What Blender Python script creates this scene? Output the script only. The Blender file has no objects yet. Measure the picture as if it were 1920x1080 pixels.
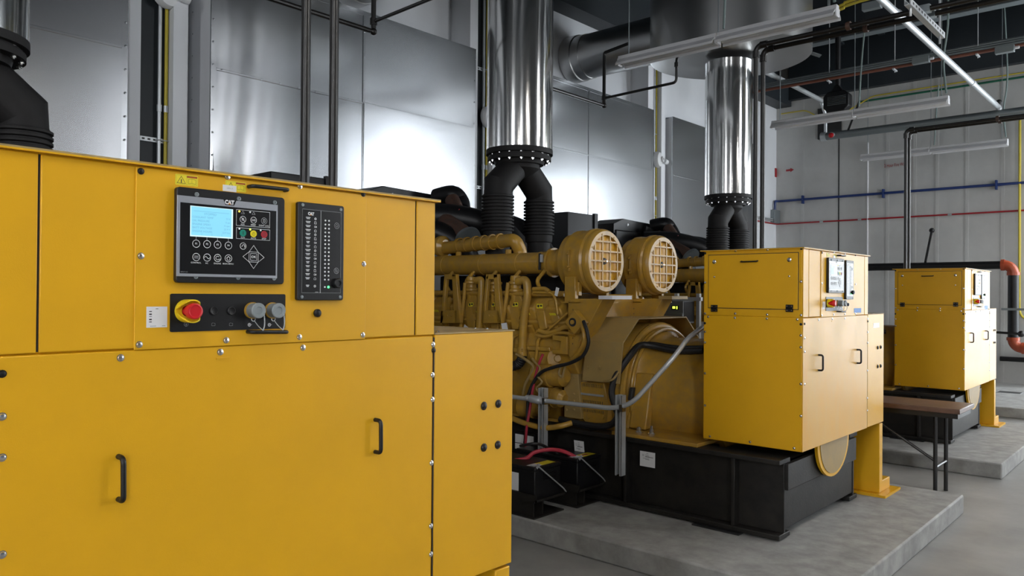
import bpy, bmesh, math, random
from mathutils import Vector, Matrix
random.seed(11)
SC = bpy.context.scene
COL = SC.collection
PI = math.pi

# ------------------------------------------------------------------ camera
FPX, EYE = 1449.0, 1.62
yaw, pit, rol = math.radians(41.96), math.radians(0.404), math.radians(0.434)
FW = Vector((-math.sin(yaw)*math.cos(pit), math.cos(yaw)*math.cos(pit), math.sin(pit)))
_r = Vector((math.cos(yaw), math.sin(yaw), 0)); _u = _r.cross(FW)
RT = _r*math.cos(rol) + _u*math.sin(rol)
UP = _u*math.cos(rol) - _r*math.sin(rol)
cam_d = bpy.data.cameras.new('camera'); cam_d.sensor_width = 36; cam_d.lens = FPX/1920*36
cam_d.clip_start = 0.05; cam_d.clip_end = 200
cam = bpy.data.objects.new('camera', cam_d); COL.objects.link(cam)
cam.matrix_world = Matrix(((RT.x, UP.x, -FW.x, 0), (RT.y, UP.y, -FW.y, 0), (RT.z, UP.z, -FW.z, EYE), (0, 0, 0, 1)))
SC.camera = cam
EYEV = Vector((0, 0, EYE))
# measured points of the photo turned into points of a known wall, face or floor plane
def ray(x, y): return FW + RT*((x-960)/FPX) - UP*((y-540)/FPX)
def PX(x, y, X): d = ray(x, y); return EYEV + d*(X/d.x)
def PY(x, y, Y): d = ray(x, y); return EYEV + d*(Y/d.y)
def PZ(x, y, Z): d = ray(x, y); return EYEV + d*((Z-EYE)/d.z)

# ------------------------------------------------------------------ materials
MATS = {}
def mat(name, col, rough=0.5, metal=0.0, bump=0.0, bscale=200.0, var=0.0, vscale=3.0, var_col=None, coat=0.0,
        emit=0.0, ecol=None, spec=0.5, rvar=0.0, stretch=None):
    m = bpy.data.materials.new(name); m.use_nodes = True
    nt = m.node_tree; n = nt.nodes; L = nt.links
    b = n['Principled BSDF']
    b.inputs['Base Color'].default_value = (*col, 1); b.inputs['Roughness'].default_value = rough
    b.inputs['Metallic'].default_value = metal; b.inputs['Specular IOR Level'].default_value = spec
    b.inputs['Coat Weight'].default_value = coat; b.inputs['Coat Roughness'].default_value = 0.12
    if emit:
        b.inputs['Emission Color'].default_value = (*(ecol or col), 1); b.inputs['Emission Strength'].default_value = emit
    if bump or var or rvar:
        tc = n.new('ShaderNodeTexCoord'); src = tc.outputs['Object']
        if stretch:
            mp = n.new('ShaderNodeMapping'); mp.inputs['Scale'].default_value = stretch
            L.new(src, mp.inputs['Vector']); src = mp.outputs['Vector']
    if bump:
        t = n.new('ShaderNodeTexNoise'); t.inputs['Scale'].default_value = bscale; t.inputs['Detail'].default_value = 2
        L.new(src, t.inputs['Vector'])
        bp = n.new('ShaderNodeBump'); bp.inputs['Strength'].default_value = bump; bp.inputs['Distance'].default_value = 0.002
        L.new(t.outputs['Fac'], bp.inputs['Height']); L.new(bp.outputs['Normal'], b.inputs['Normal'])
    if var or rvar:
        t2 = n.new('ShaderNodeTexNoise'); t2.inputs['Scale'].default_value = vscale; t2.inputs['Detail'].default_value = 1.5 if metal > .9 else 6
        t2.inputs['Roughness'].default_value = 0.62
        L.new(src, t2.inputs['Vector'])
        cr = n.new('ShaderNodeMapRange'); cr.inputs[1].default_value = 0.32; cr.inputs[2].default_value = 0.68
        L.new(t2.outputs['Fac'], cr.inputs[0])
        if var:
            mx = n.new('ShaderNodeMix'); mx.data_type = 'RGBA'
            c2 = var_col or tuple(c*(1-var) for c in col)
            mx.inputs[6].default_value = (*col, 1); mx.inputs[7].default_value = (*c2, 1)
            if var_col and var < 1:
                ml = n.new('ShaderNodeMath'); ml.operation = 'MULTIPLY'; ml.inputs[1].default_value = var
                L.new(cr.outputs[0], ml.inputs[0]); L.new(ml.outputs[0], mx.inputs[0])
            else:
                L.new(cr.outputs[0], mx.inputs[0])
            L.new(mx.outputs[2], b.inputs['Base Color'])
        if rvar:
            mr = n.new('ShaderNodeMapRange'); mr.inputs[3].default_value = max(0.03, rough-rvar); mr.inputs[4].default_value = rough+rvar
            L.new(t2.outputs['Fac'], mr.inputs[0]); L.new(mr.outputs[0], b.inputs['Roughness'])
    MATS[name] = m
    return m
YEL = mat('yellow_powder_coat', (0.74, 0.395, 0.011), 0.38, bump=0.10, bscale=420, var=0.08, vscale=2.5, rvar=0.05, spec=0.36)
YELS = mat('dust_streaked_yellow', (0.70, 0.355, 0.010), 0.40, bump=0.10, bscale=420, var=0.55, vscale=4, var_col=(0.62, 0.44, 0.16), rvar=0.12, stretch=(1.0, 1.3, 0.5))
YELD = mat('yellow_dusty_lid', (0.42, 0.30, 0.12), 0.55, bump=0.1, bscale=300, var=0.4, vscale=9)
ENG = mat('shaded_dirty_engine_yellow', (0.48, 0.27, 0.030), 0.27, coat=0.12, spec=0.4, bump=0.08, bscale=60, var=0.75, vscale=14, var_col=(0.32, 0.20, 0.06))  # same yellow paint, darkened for the shade on the engine and slightly dirtied
ENGD = mat('dusty_engine_yellow', (0.36, 0.24, 0.075), 0.5, bump=0.08, bscale=90, var=0.6, vscale=12, var_col=(0.27, 0.20, 0.09))
BRT = mat('bright_yellow_plastic', (0.82, 0.60, 0.015), 0.38)
BLK = mat('black_satin', (0.007, 0.007, 0.008), 0.40, bump=0.05, bscale=300, spec=0.4)
BLKM = mat('black_matte_wrap', (0.009, 0.0085, 0.009), 0.66, bump=0.25, bscale=150, var=0.5, vscale=8, var_col=(0.018, 0.016, 0.015), spec=0.35)
BLKP = mat('black_panel_face', (0.006, 0.006, 0.007), 0.25)
BLKS = mat('black_steel_pipe', (0.007, 0.0065, 0.0065), 0.34, bump=0.2, bscale=60, var=0.6, vscale=30, var_col=(0.018, 0.016, 0.014), stretch=(1, 1, 0.2))
SKID = mat('black_skid_paint', (0.008, 0.0075, 0.007), 0.55, bump=0.3, bscale=70, var=0.5, vscale=9, var_col=(0.03, 0.026, 0.021), spec=0.35)
RUST = mat('rusted_brown_steel', (0.10, 0.045, 0.028), 0.6, bump=0.3, bscale=80, var=0.8, vscale=16, var_col=(0.05, 0.04, 0.035))
STN = mat('polished_stainless', (0.70, 0.70, 0.69), 0.13, 1.0, bump=0.02, bscale=8, rvar=0.05, vscale=4, stretch=(1, 1, 0.15))
SHEET = mat('galvanised_sheet', (0.46, 0.475, 0.495), 0.25, 1.0, rvar=0.018, vscale=2.5, var=0.05)
GALVM = mat('weathered_galvanised', (0.70, 0.71, 0.73), 0.6, 0.0, bump=0.05, bscale=40)
GALV = mat('galvanised_conduit', (0.60, 0.63, 0.65), 0.40, 0.5, bump=0.05, bscale=50)
DRUM = mat('brushed_stainless', (0.50, 0.50, 0.50), 0.30, 1.0, rvar=0.03, vscale=1.2)
GALVD = mat('dull_grey_steel', (0.24, 0.27, 0.28), 0.45, 0.6)
ZINC = mat('zinc_bolt', (0.72, 0.73, 0.74), 0.25, 1.0)
WALLW = mat('white_wall_paint', (0.80, 0.82, 0.85), 0.65, bump=0.12, bscale=60, var=0.05, vscale=1.5)
WALLK = mat('dark_block_wall', (0.20, 0.205, 0.21), 0.8, bump=0.2, bscale=30, var=0.15, vscale=1.5)
WALLC = mat('grey_concrete_panel', (0.62, 0.62, 0.605), 0.8, bump=0.25, bscale=30, var=0.16, vscale=1.2)
FLOOR = mat('sealed_concrete_floor', (0.34, 0.34, 0.325), 0.42, bump=0.15, bscale=25, var=0.35, vscale=1.6)
PAD = mat('concrete_plinth', (0.36, 0.36, 0.345), 0.75, bump=0.5, bscale=45, var=0.4, vscale=7)
CEIL = mat('dark_roof_deck', (0.030, 0.036, 0.042), 0.7, var=0.3, vscale=0.8)
BEAM = mat('dark_painted_steel', (0.020, 0.026, 0.031), 0.5)
BEAMG = mat('grey_painted_steel', (0.13, 0.15, 0.16), 0.5)
WHT = mat('white_enamel', (0.80, 0.80, 0.82), 0.30)
WHTP = mat('white_plastic', (0.78, 0.79, 0.80), 0.4)
REDP = mat('red_plastic', (0.55, 0.010, 0.016), 0.33)
REDD = mat('dark_red_key', (0.27, 0.008, 0.02), 0.4)
GRNK = mat('green_key', (0.0, 0.23, 0.16), 0.4)
YELK = mat('yellow_key', (0.85, 0.70, 0.0), 0.4)
GRYP = mat('grey_plastic_cap', (0.22, 0.25, 0.26), 0.5)
SILV = mat('silver_bezel', (0.36, 0.38, 0.42), 0.35, 0.4)
PRINT = mat('white_print', (0.72, 0.73, 0.74), 0.5)
PRNG = mat('grey_print', (0.30, 0.31, 0.32), 0.5)
INK = mat('black_ink', (0.02, 0.02, 0.02), 0.6)
INKB = mat('screen_ink', (0.02, 0.03, 0.04), 0.5, emit=0.26, ecol=(0.22, 0.66, 0.92))
LCD = mat('lit_blue_screen', (0.02, 0.03, 0.04), 0.3, emit=0.42, ecol=(0.27, 0.74, 1.0))
LCDE = mat('lit_screen_edge', (0.02, 0.03, 0.04), 0.3, emit=0.46, ecol=(0.70, 0.92, 1.0))
LEDW = mat('white_lamp_lens', (0.85, 0.86, 0.88), 0.3)
LEDG = mat('lit_green_lamp', (0.02, 0.5, 0.1), 0.3, emit=1.1, ecol=(0.08, 1.0, 0.22))
LEDY = mat('lit_amber_lamp', (0.9, 0.6, 0.0), 0.3, emit=1.6, ecol=(1.0, 0.62, 0.05))
LEDL = mat('lit_lime_lamp', (0.5, 0.8, 0.0), 0.3, emit=1.6, ecol=(0.62, 1.0, 0.05))
WARN = mat('warning_yellow', (0.83, 0.70, 0.03), 0.45)
WARNO = mat('warning_orange', (0.42, 0.09, 0.015), 0.5)
OLIVE = mat('olive_ink', (0.35, 0.30, 0.02), 0.5)
ORNG = mat('logo_orange', (0.75, 0.30, 0.01), 0.5)
TAPE = mat('blue_masking_tape', (0.16, 0.33, 0.72), 0.6)
BLUC = mat('blue_conduit_paint', (0.012, 0.035, 0.16), 0.4)
REDC = mat('red_conduit_paint', (0.36, 0.012, 0.02), 0.4)
YELC = mat('yellow_conduit_paint', (0.62, 0.50, 0.05), 0.4)
GRNC = mat('green_conduit_paint', (0.012, 0.12, 0.07), 0.4)
COPC = mat('copper_brown_conduit', (0.20, 0.07, 0.045), 0.45)
ORGE = mat('orange_red_elbow', (0.40, 0.075, 0.03), 0.25)
WOOD = mat('brown_laminate', (0.16, 0.085, 0.06), 0.4, bump=0.05, bscale=40, var=0.5, vscale=6)
RUB = mat('black_rubber', (0.012, 0.012, 0.013), 0.5)
REDW = mat('red_cable', (0.42, 0.03, 0.055), 0.45)
CORD = mat('grey_green_cord', (0.20, 0.26, 0.25), 0.5)
GRYB = mat('grey_equipment_case', (0.14, 0.15, 0.155), 0.4)
DAY = mat('daylight_panel', (0.9, 0.95, 1.0), 0.5, emit=2.7, ecol=(0.88, 0.95, 1.0))
DAYS = mat('daylight_fill_slot', (0.9, 0.95, 1.0), 0.5, emit=5.0, ecol=(0.95, 0.97, 1.0))
DAYW = mat('daylight_glass', (0.9, 0.95, 1.0), 0.5, emit=5.2, ecol=(0.90, 0.95, 1.0))
LAMPT = mat('lit_tube', (1, 1, 1), 0.5, emit=26.0, ecol=(1.0, 0.96, 0.90))

# ------------------------------------------------------------------ mesh builder
ORG = {}
class B:
    def __init__(s, m=None):
        s.v = []; s.f = []; s.mi = []; s.mats = []; s.cur = 0
        if m: s.use(m)
    def use(s, m):
        if m not in s.mats: s.mats.append(m)
        s.cur = s.mats.index(m); return s
    def add(s, vs, fs):
        o = len(s.v); s.v += [Vector(p) for p in vs]
        for f in fs: s.f.append([i+o for i in f]); s.mi.append(s.cur)
        return s
    def box(s, x0, x1, y0, y1, z0, z1):
        return s.add([(x0,y0,z0),(x1,y0,z0),(x1,y1,z0),(x0,y1,z0),(x0,y0,z1),(x1,y0,z1),(x1,y1,z1),(x0,y1,z1)],
                     [(0,3,2,1),(4,5,6,7),(0,1,5,4),(1,2,6,5),(2,3,7,6),(3,0,4,7)])
    def obox(s, c, a, b, d):
        c = Vector(c); a = Vector(a); b = Vector(b); d = Vector(d)
        P = [c+a*i+b*j+d*k for k in (-1,1) for (i,j) in ((-1,-1),(1,-1),(1,1),(-1,1))]
        return s.add(P, [(0,3,2,1),(4,5,6,7),(0,1,5,4),(1,2,6,5),(2,3,7,6),(3,0,4,7)])
    def bar(s, p0, p1, w, h, up=(0,0,1)):
        p0 = Vector(p0); p1 = Vector(p1); d = (p1-p0); t = d.normalized(); u = Vector(up)
        if abs(t.dot(u)) > .95: u = Vector((1,0,0))
        sd = t.cross(u).normalized(); uu = sd.cross(t)
        return s.obox((p0+p1)/2, d/2, sd*w/2, uu*h/2)
    def _fr(s, t):
        t = Vector(t).normalized(); a = Vector((0,0,1)) if abs(t.z) < .9 else Vector((1,0,0))
        x = t.cross(a).normalized(); return x, t.cross(x).normalized()
    def lathe(s, p, ax, prof, n=32, cap=True):
        p = Vector(p); ax = Vector(ax).normalized(); x, y = s._fr(ax); vs = []; fs = []
        for a, r in prof:
            for i in range(n):
                q = 2*PI*i/n; vs.append(p + ax*a + (x*math.cos(q)+y*math.sin(q))*r)
        m = len(prof)
        for j in range(m-1):
            for i in range(n):
                k = (i+1) % n; fs.append((j*n+i, j*n+k, (j+1)*n+k, (j+1)*n+i))
        if cap: fs += [tuple(range(n))[::-1], tuple(range((m-1)*n, m*n))]
        return s.add(vs, fs)
    def cyl(s, p0, p1, r, r2=None, n=16, cap=True):
        p0 = Vector(p0); p1 = Vector(p1)
        return s.lathe(p0, p1-p0, [(0, r), ((p1-p0).length, r if r2 is None else r2)], n, cap)
    def tube(s, pts, r, n=8, cap=True, closed=False):
        P = [Vector(p) for p in pts]; m = len(P); vs = []; fs = []
        rr = r if isinstance(r, (list, tuple)) else [r]*m
        T = []
        for i in range(m):
            a = P[(i-1) % m] if (i or closed) else P[0]; b = P[(i+1) % m] if (i < m-1 or closed) else P[-1]
            t = (b-a); T.append(t.normalized() if t.length > 1e-9 else Vector((0,0,1)))
        x, y = s._fr(T[0])
        for i in range(m):
            x = (x - T[i]*x.dot(T[i])).normalized(); y = T[i].cross(x)
            mn = None
            if 0 < i < m-1 or closed:
                a = (P[i]-P[i-1]); b = (P[(i+1) % m]-P[i])
                if a.length > 1e-9 and b.length > 1e-9:
                    a.normalize(); b.normalize(); c = max(.5, math.sqrt(max(0, (1+a.dot(b))/2)))
                    if c < .995: mn = (a-b).normalized(); kk = 1/c-1
            for k in range(n):
                q = 2*PI*k/n; w = (x*math.cos(q)+y*math.sin(q))*rr[i]
                if mn: w = w + mn*(w.dot(mn)*kk)
                vs.append(P[i] + w)
        for j in range(m if closed else m-1):
            j2 = (j+1) % m
            for k in range(n):
                k2 = (k+1) % n; fs.append((j*n+k, j*n+k2, j2*n+k2, j2*n+k))
        if cap and not closed: fs += [tuple(range(n))[::-1], tuple(range((m-1)*n, m*n))]
        return s.add(vs, fs)
    def prism(s, pts, vec):
        P = [Vector(p) for p in pts]; v = Vector(vec); n = len(P)
        return s.add(P+[p+v for p in P], [tuple(range(n))[::-1], tuple(range(n, 2*n))] + [(i, (i+1) % n, n+(i+1) % n, n+i) for i in range(n)])
    def poly(s, pts): return s.add(pts, [tuple(range(len(pts)))])
    def ball(s, c, r, n=12, sz=1.0, ax=(0,0,1)):
        pr = [(math.sin(PI*(i/n-.5))*r*sz, max(1e-5, math.cos(PI*(i/n-.5))*r)) for i in range(n+1)]
        return s.lathe(c, ax, pr, n*2, False)
    def ringX(s, x, y, z, r1, r2, n=24, d=0.0006):      # flat annulus facing +X
        vs = []; fs = []
        for i in range(n):
            q = 2*PI*i/n
            for r in (r1, r2): vs.append((x, y+math.cos(q)*r, z+math.sin(q)*r))
        for i in range(n):
            k = (i+1) % n; fs.append((2*i, 2*k, 2*k+1, 2*i+1))
        return s.add(vs, fs)
    def discX(s, x, y, z, r, n=20):
        return s.poly([(x, y+math.cos(2*PI*i/n)*r, z+math.sin(2*PI*i/n)*r) for i in range(n)])
    def rectX(s, x, y0, y1, z0, z1): return s.poly([(x,y0,z0),(x,y1,z0),(x,y1,z1),(x,y0,z1)])
    def frameX(s, x, y0, y1, z0, z1, w):
        s.rectX(x, y0, y1, z1-w, z1); s.rectX(x, y0, y1, z0, z0+w); s.rectX(x, y0, y0+w, z0+w, z1-w); s.rectX(x, y1-w, y1, z0+w, z1-w); return s
    def lineX(s, x, pts, w, closed=False):               # thin stroke drawn on a face at X=x
        P = [Vector((p[0], p[1])) for p in pts]
        for i in range(len(P) if closed else len(P)-1):
            a, b = P[i], P[(i+1) % len(P)]; d = (b-a)
            if d.length < 1e-7: continue
            d.normalize(); nn = Vector((-d.y, d.x))*w/2; a = a-d*w/2; b = b+d*w/2
            s.poly([(x,)+tuple(a+nn), (x,)+tuple(b+nn), (x,)+tuple(b-nn), (x,)+tuple(a-nn)])
        return s
    def rprismX(s, x0, x1, y0, y1, z0, z1, r, n=5):      # rounded-corner plate in YZ, thickness x0..x1
        pts = []
        for cy, cz, q0 in ((y1-r, z1-r, 0), (y0+r, z1-r, PI/2), (y0+r, z0+r, PI), (y1-r, z0+r, 1.5*PI)):
            for i in range(n+1):
                q = q0 + PI/2*i/n; pts.append((x0, cy+r*math.cos(q), cz+r*math.sin(q)))
        return s.prism(pts, (x1-x0, 0, 0))
    def text(s, txt, size, pos, right=(0,1,0), up=(0,0,1), align='CENTER', bold=0.0, sx=1.0):
        vs, fs = glyphs(txt, align, bold); R = Vector(right); U = Vector(up); p = Vector(pos)
        return s.add([p + R*v[0]*size*sx + U*v[1]*size for v in vs], fs)
    def make(s, name, parent=None, org=None, smooth=35, bevel=0.0, seg=2, loc=None):
        o3 = ORG[parent.name] if parent else Vector(org or (0,0,0))
        me = bpy.data.meshes.new(name)
        me.from_pydata([tuple(p-o3) for p in s.v], [], s.f)
        for m in s.mats: me.materials.append(m)
        me.polygons.foreach_set('material_index', s.mi)
        bm = bmesh.new(); bm.from_mesh(me); bmesh.ops.recalc_face_normals(bm, faces=bm.faces); bm.to_mesh(me); bm.free()
        if smooth:
            me.polygons.foreach_set('use_smooth', [True]*len(me.polygons)); me.set_sharp_from_angle(angle=math.radians(smooth))
        o = bpy.data.objects.new(name, me); COL.objects.link(o)
        if parent: o.parent = parent
        else: o.location = o3
        ORG[o.name] = o3
        if bevel:
            md = o.modifiers.new('bevel', 'BEVEL'); md.width = bevel; md.segments = seg; md.limit_method = 'ANGLE'; md.angle_limit = math.radians(40)
            md.harden_normals = False
        return o
_gl = {}
def glyphs(txt, align, bold):
    k = (txt, align, bold)
    if k not in _gl:
        cu = bpy.data.curves.new('txt', 'FONT'); cu.body = txt; cu.align_x = align; cu.align_y = 'CENTER'; cu.size = 1; cu.offset = bold
        cu.resolution_u = 3
        o = bpy.data.objects.new('txt', cu); COL.objects.link(o)
        dg = bpy.context.evaluated_depsgraph_get(); ev = o.evaluated_get(dg); me = ev.to_mesh()
        _gl[k] = ([tuple(v.co) for v in me.vertices], [tuple(p.vertices) for p in me.polygons])
        ev.to_mesh_clear(); bpy.data.objects.remove(o); bpy.data.curves.remove(cu)
    return _gl[k]
def tag(o, label=None, cat=None, group=None, kind=None):
    if label: o['label'] = label
    if cat: o['category'] = cat
    if group: o['group'] = group
    if kind: o['kind'] = kind
    return o
def thing(name, loc, label, cat, group=None):
    o = bpy.data.objects.new(name, None); COL.objects.link(o); o.location = loc; o.empty_display_size = .1
    ORG[o.name] = Vector(loc); return tag(o, label, cat, group)
def struct(b, name, **k): return tag(b.make(name, **k), kind='structure')
KIDS = {}
def copy_tree(o, off, label, par=None):
    c = o.copy(); COL.objects.link(c)
    if par: c.parent = par
    else:
        c.location = o.location + Vector(off); c['label'] = label
    ORG[c.name] = ORG[o.name] + Vector(off)
    for ch in list(o.children): copy_tree(ch, off, None, c)
    return c
def dup_at(src, name, parent, loc):            # a repeat of a small part, sharing its mesh
    o = src.copy(); o.name = name; COL.objects.link(o); o.parent = parent; o.location = Vector(loc) - ORG[parent.name]
    return o
def fil(pts, r, n=6):                          # round the corners of a path
    P = [Vector(p) for p in pts]; out = [P[0]]
    for i in range(1, len(P)-1):
        a, b, c = P[i-1], P[i], P[i+1]; u = (a-b); v = (c-b); d = min(r, u.length*.49, v.length*.49)
        p = b+u.normalized()*d; q = b+v.normalized()*d
        for k in range(n+1):
            t = k/n; out.append(p*(1-t)**2 + b*2*t*(1-t) + q*t*t)
    return out+[P[-1]]
def spline(pts, n=8):                          # smooth path through points
    P = [Vector(p) for p in pts]; out = []
    for i in range(len(P)-1):
        a = P[max(0, i-1)]; b = P[i]; c = P[i+1]; d = P[min(len(P)-1, i+2)]
        for k in range(n):
            t = k/n; out.append(.5*((2*b)+(c-a)*t+(2*a-5*b+4*c-d)*t*t+(3*b-a-3*c+d)*t**3))
    return out+[P[-1]]
# shared little meshes: a domed bolt head facing +X, one facing -Y, one facing +Z
def bolt_mesh(name, ax, r, h, m, hexa=False):
    b = B(m)
    if hexa: b.lathe((0,0,0), ax, [(0, r), (h, r), (h, r*.5), (h*1.7, r*.45)], 6)
    else: b.lathe((0,0,0), ax, [(0, r*1.25), (h*.25, r*1.25), (h*.3, r), (h*.8, r*.8), (h, r*.35)], 12)
    o = b.make(name); me = o.data; bpy.data.objects.remove(o); return me
BM = {}
def bolt(parent, loc, ax='x', r=.008, m=None, name='bolt', hexa=False):
    m = m or ZINC; k = (ax, round(r, 4), m.name, hexa)
    if k not in BM:
        BM[k] = bolt_mesh('bolt', {'x': (1,0,0), 'y': (0,-1,0), 'z': (0,0,1), '-z': (0,0,-1)}[ax], r, r*.75, m, hexa)
    o = bpy.data.objects.new(name, BM[k]); COL.objects.link(o); o.parent = parent; o.location = Vector(loc)-ORG[parent.name]
    ORG[o.name] = ORG[parent.name]; return o
S = 2.315*1.8                                   # spacing of the generator row
# ================================================================== the room
XL, XR, YB, YF, ZC = -7.3, 5.5, -6.5, 17.1, 7.6
struct(B(FLOOR).box(XL-.2, XR+.2, YB-.2, YF+.2, -.2, 0), 'floor')
struct(B(WALLW).box(XL-.2, XL, YB, YF+.2, 0, ZC), 'wall_left')
DX0, DX1, DZ = -1.4, 3.3, 4.8
struct(B(WALLC).box(XL, DX0, YF, YF+.2, 0, ZC).box(DX1, XR, YF, YF+.2, 0, ZC).box(DX0, DX1, YF, YF+.2, DZ, ZC), 'wall_far')
W1 = (14.6, 16.95, 1.2, 7.4); W2 = (-5.0, -3.4, 0.6, 6.0); W4 = (8.0, 9.1, 0.8, 6.4)
struct(B(WALLK).box(XR, XR+.2, YB, W2[0], 0, ZC).box(XR, XR+.2, W2[1], W4[0], 0, ZC).box(XR, XR+.2, W4[1], W1[0], 0, ZC).box(XR, XR+.2, W4[0], W4[1], 0, W4[2]).box(XR, XR+.2, W4[0], W4[1], W4[3], ZC).box(XR, XR+.2, W1[1], YF, 0, ZC)
       .box(XR, XR+.2, W2[0], W2[1], 0, W2[2]).box(XR, XR+.2, W2[0], W2[1], W2[3], ZC)
       .box(XR, XR+.2, W1[0], W1[1], 0, W1[2]).box(XR, XR+.2, W1[0], W1[1], W1[3], ZC), 'wall_right')
W3 = (-1.2, 0.2, 0.8, 6.0)
struct(B(WALLK).box(XL, W3[0], YB-.2, YB, 0, ZC).box(W3[1], XR, YB-.2, YB, 0, ZC).box(W3[0], W3[1], YB-.2, YB, 0, W3[2]).box(W3[0], W3[1], YB-.2, YB, W3[3], ZC), 'wall_back')
struct(B(CEIL).box(XL-.2, XR+.2, YB-.2, YF+.2, ZC, ZC+.2), 'ceiling')
# translucent roll-up door and daylight windows, plus two added right-wall windows for fill
b = B(DAY)
for i in range(8): b.box(DX0, DX1, YF+.08, YF+.12, i*.6+.02, i*.6+.58)
d1 = struct(b, 'door_1')
def window(name, ax, a0, a1, z0, z1, at, n, m):
    b = B(m)
    if ax == 'x': b.box(at+.08, at+.1, a0, a1, z0, z1)
    else: b.box(a0, a1, at-.1, at-.08, z0, z1)
    w = struct(b, name); f = B(BEAMG)
    for i in range(n+1):
        p = a0+(a1-a0)*i/n
        if ax == 'x': f.box(at+.02, at+.08, max(a0, p-.03), min(a1, p+.03), z0, z1)
        else: f.box(max(a0, p-.03), min(a1, p+.03), at-.08, at-.02, z0, z1)
    f.make('window_frame', w)
window('window_1', 'x', W1[0], W1[1], W1[2], W1[3], XR, 3, DAYW)
window('fill_window_2', 'x', W2[0], W2[1], W2[2], W2[3], XR, 2, DAYS)  # added out of view on the right wall as fill light
window('added_window_4', 'x', W4[0], W4[1], W4[2], W4[3], XR, 1, DAYS)  # added out of view for streaks on the pipes and cabinet-edge sheen
window('window_3', 'y', W3[0], W3[1], W3[2], W3[3], YB, 2, DAYS)
# dark perimeter beams and purlins under the roof
b = B(BEAM).box(XL, XL+.34, YB, YF, 5.87, 6.3).box(XL, XL+.06, YB, YF, 6.3, ZC)
struct(b, 'trim_1')
b = B(BEAM).box(XL+.34, XR, YF-.16, YF, 5.99, ZC)
struct(b, 'trim_2')
n = 3
for y, z in ((8.2, 7.0), (11.3, 7.0), (14.9, 6.46)):
    b = B(BEAM).box(XL+.06, XR, y-.02, y+.02, z, min(ZC, z+.62)); b.use(BEAMG).box(XL+.06, XR, y-.11, y+.11, z-.02, z)
    struct(b, 'trim_%d' % n); n += 1
for x in (-5.0, -2.2, 1.2):
    struct(B(BEAM).box(x-.06, x+.06, YB, YF-.16, 7.02, ZC), 'trim_%d' % n); n += 1
for x in (-6.55, -5.8):
    struct(B(BEAM).box(x-.05, x+.05, 2, YF-.16, 6.98, 7.02), 'trim_%d' % n); n += 1
# concrete plinths
PADL = {-1: 'concrete plinth under the nearest generator, mostly out of sight', 0: 'rough-edged concrete plinth carrying the black batteries and middle generator',
        1: 'concrete plinth under the farthest generator and the bent yellow foot', 2: 'empty concrete plinth with a rectangular floor recess by the far wall'}
for k in (-1, 0, 1, 2):
    y0 = 3.854+k*S
    b = B(PAD).box(-6.5, -1.35 if k < 2 else -1.2, y0, y0+2.72, 0, .14)
    o = b.make('concrete_plinth', org=(-4, y0+1.36, 0), bevel=.012)
    tag(o, PADL[k], 'plinth', 'generator plinths')
q = PZ(1893, 736, .14)
b = B(GALV); b.box(q.x-.17, q.x+.17, q.y-.14, q.y+.14, .14, .143); b.use(INK).box(q.x-.15, q.x+.15, q.y-.12, q.y+.12, .1435, .145)
tag(b.make('floor_recess', org=(q.x, q.y, .14)), 'dark rectangular recess let into the empty far plinth', 'floor recess')

# ================================================================== galvanised sheet bays on the left wall
XS = -6.85
SHL = {-1: 'galvanised sheet panel bay at far left behind the cropped exhaust pipe', 0: 'galvanised sheet panel bay with buckled left edge and bright reflections',
       1: 'galvanised sheet panel bay between the two full exhaust pipes', 2: 'dull galvanised sheet panel bay nearest the far wall'}
def sheet(b, y0, y1, z0, z1, seed, amp, edge=0.0, tilt=0.001):
    rd = random.Random(seed)
    wv = [(rd.uniform(1.2, 4.2), rd.uniform(.8, 3.0), rd.uniform(0, 6.3), rd.uniform(.4, 1)*amp) for _ in range(5)]
    ny, nz = 44, 40; vs = []; fs = []; th = rd.uniform(-.0015, .0015); tz = tilt
    for j in range(nz+1):
        for i in range(ny+1):
            y = y0+(y1-y0)*i/ny; z = z0+(z1-z0)*j/nz; u = i/ny; w = j/nz
            e = math.sin(PI*u)**.5*math.sin(PI*w)**.5
            d = sum(a*math.sin(fy*y+fz*z+ph) for fy, fz, ph, a in wv)*e + th*(y-(y0+y1)/2) + tz*(z-(z0+z1)/2)
            if edge:
                g = y-y0
                d += edge*math.exp(-(g/.24)**2)*math.exp(-((z-2.42)/.34)**2)
                d += .0032*math.sin(g*15 - 1.6*math.sin(z*2.0+.4))*math.exp(-g/.55)*min(1, g*9) + .0016*math.sin(g*34 - 2.2*math.sin(z*1.7+.9))*math.exp(-g/.5)*min(1, g*9)
            vs.append((XS+.004+abs(tilt)*(z1-z0)*(.5 if z1 > 4 else .42)*(tilt > .002)+d, y, z))
    for j in range(nz):
        for i in range(ny): a = j*(ny+1)+i; fs.append((a, a+1, a+ny+2, a+ny+1))
    b.add(vs, fs)
PER = 4.2
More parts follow.
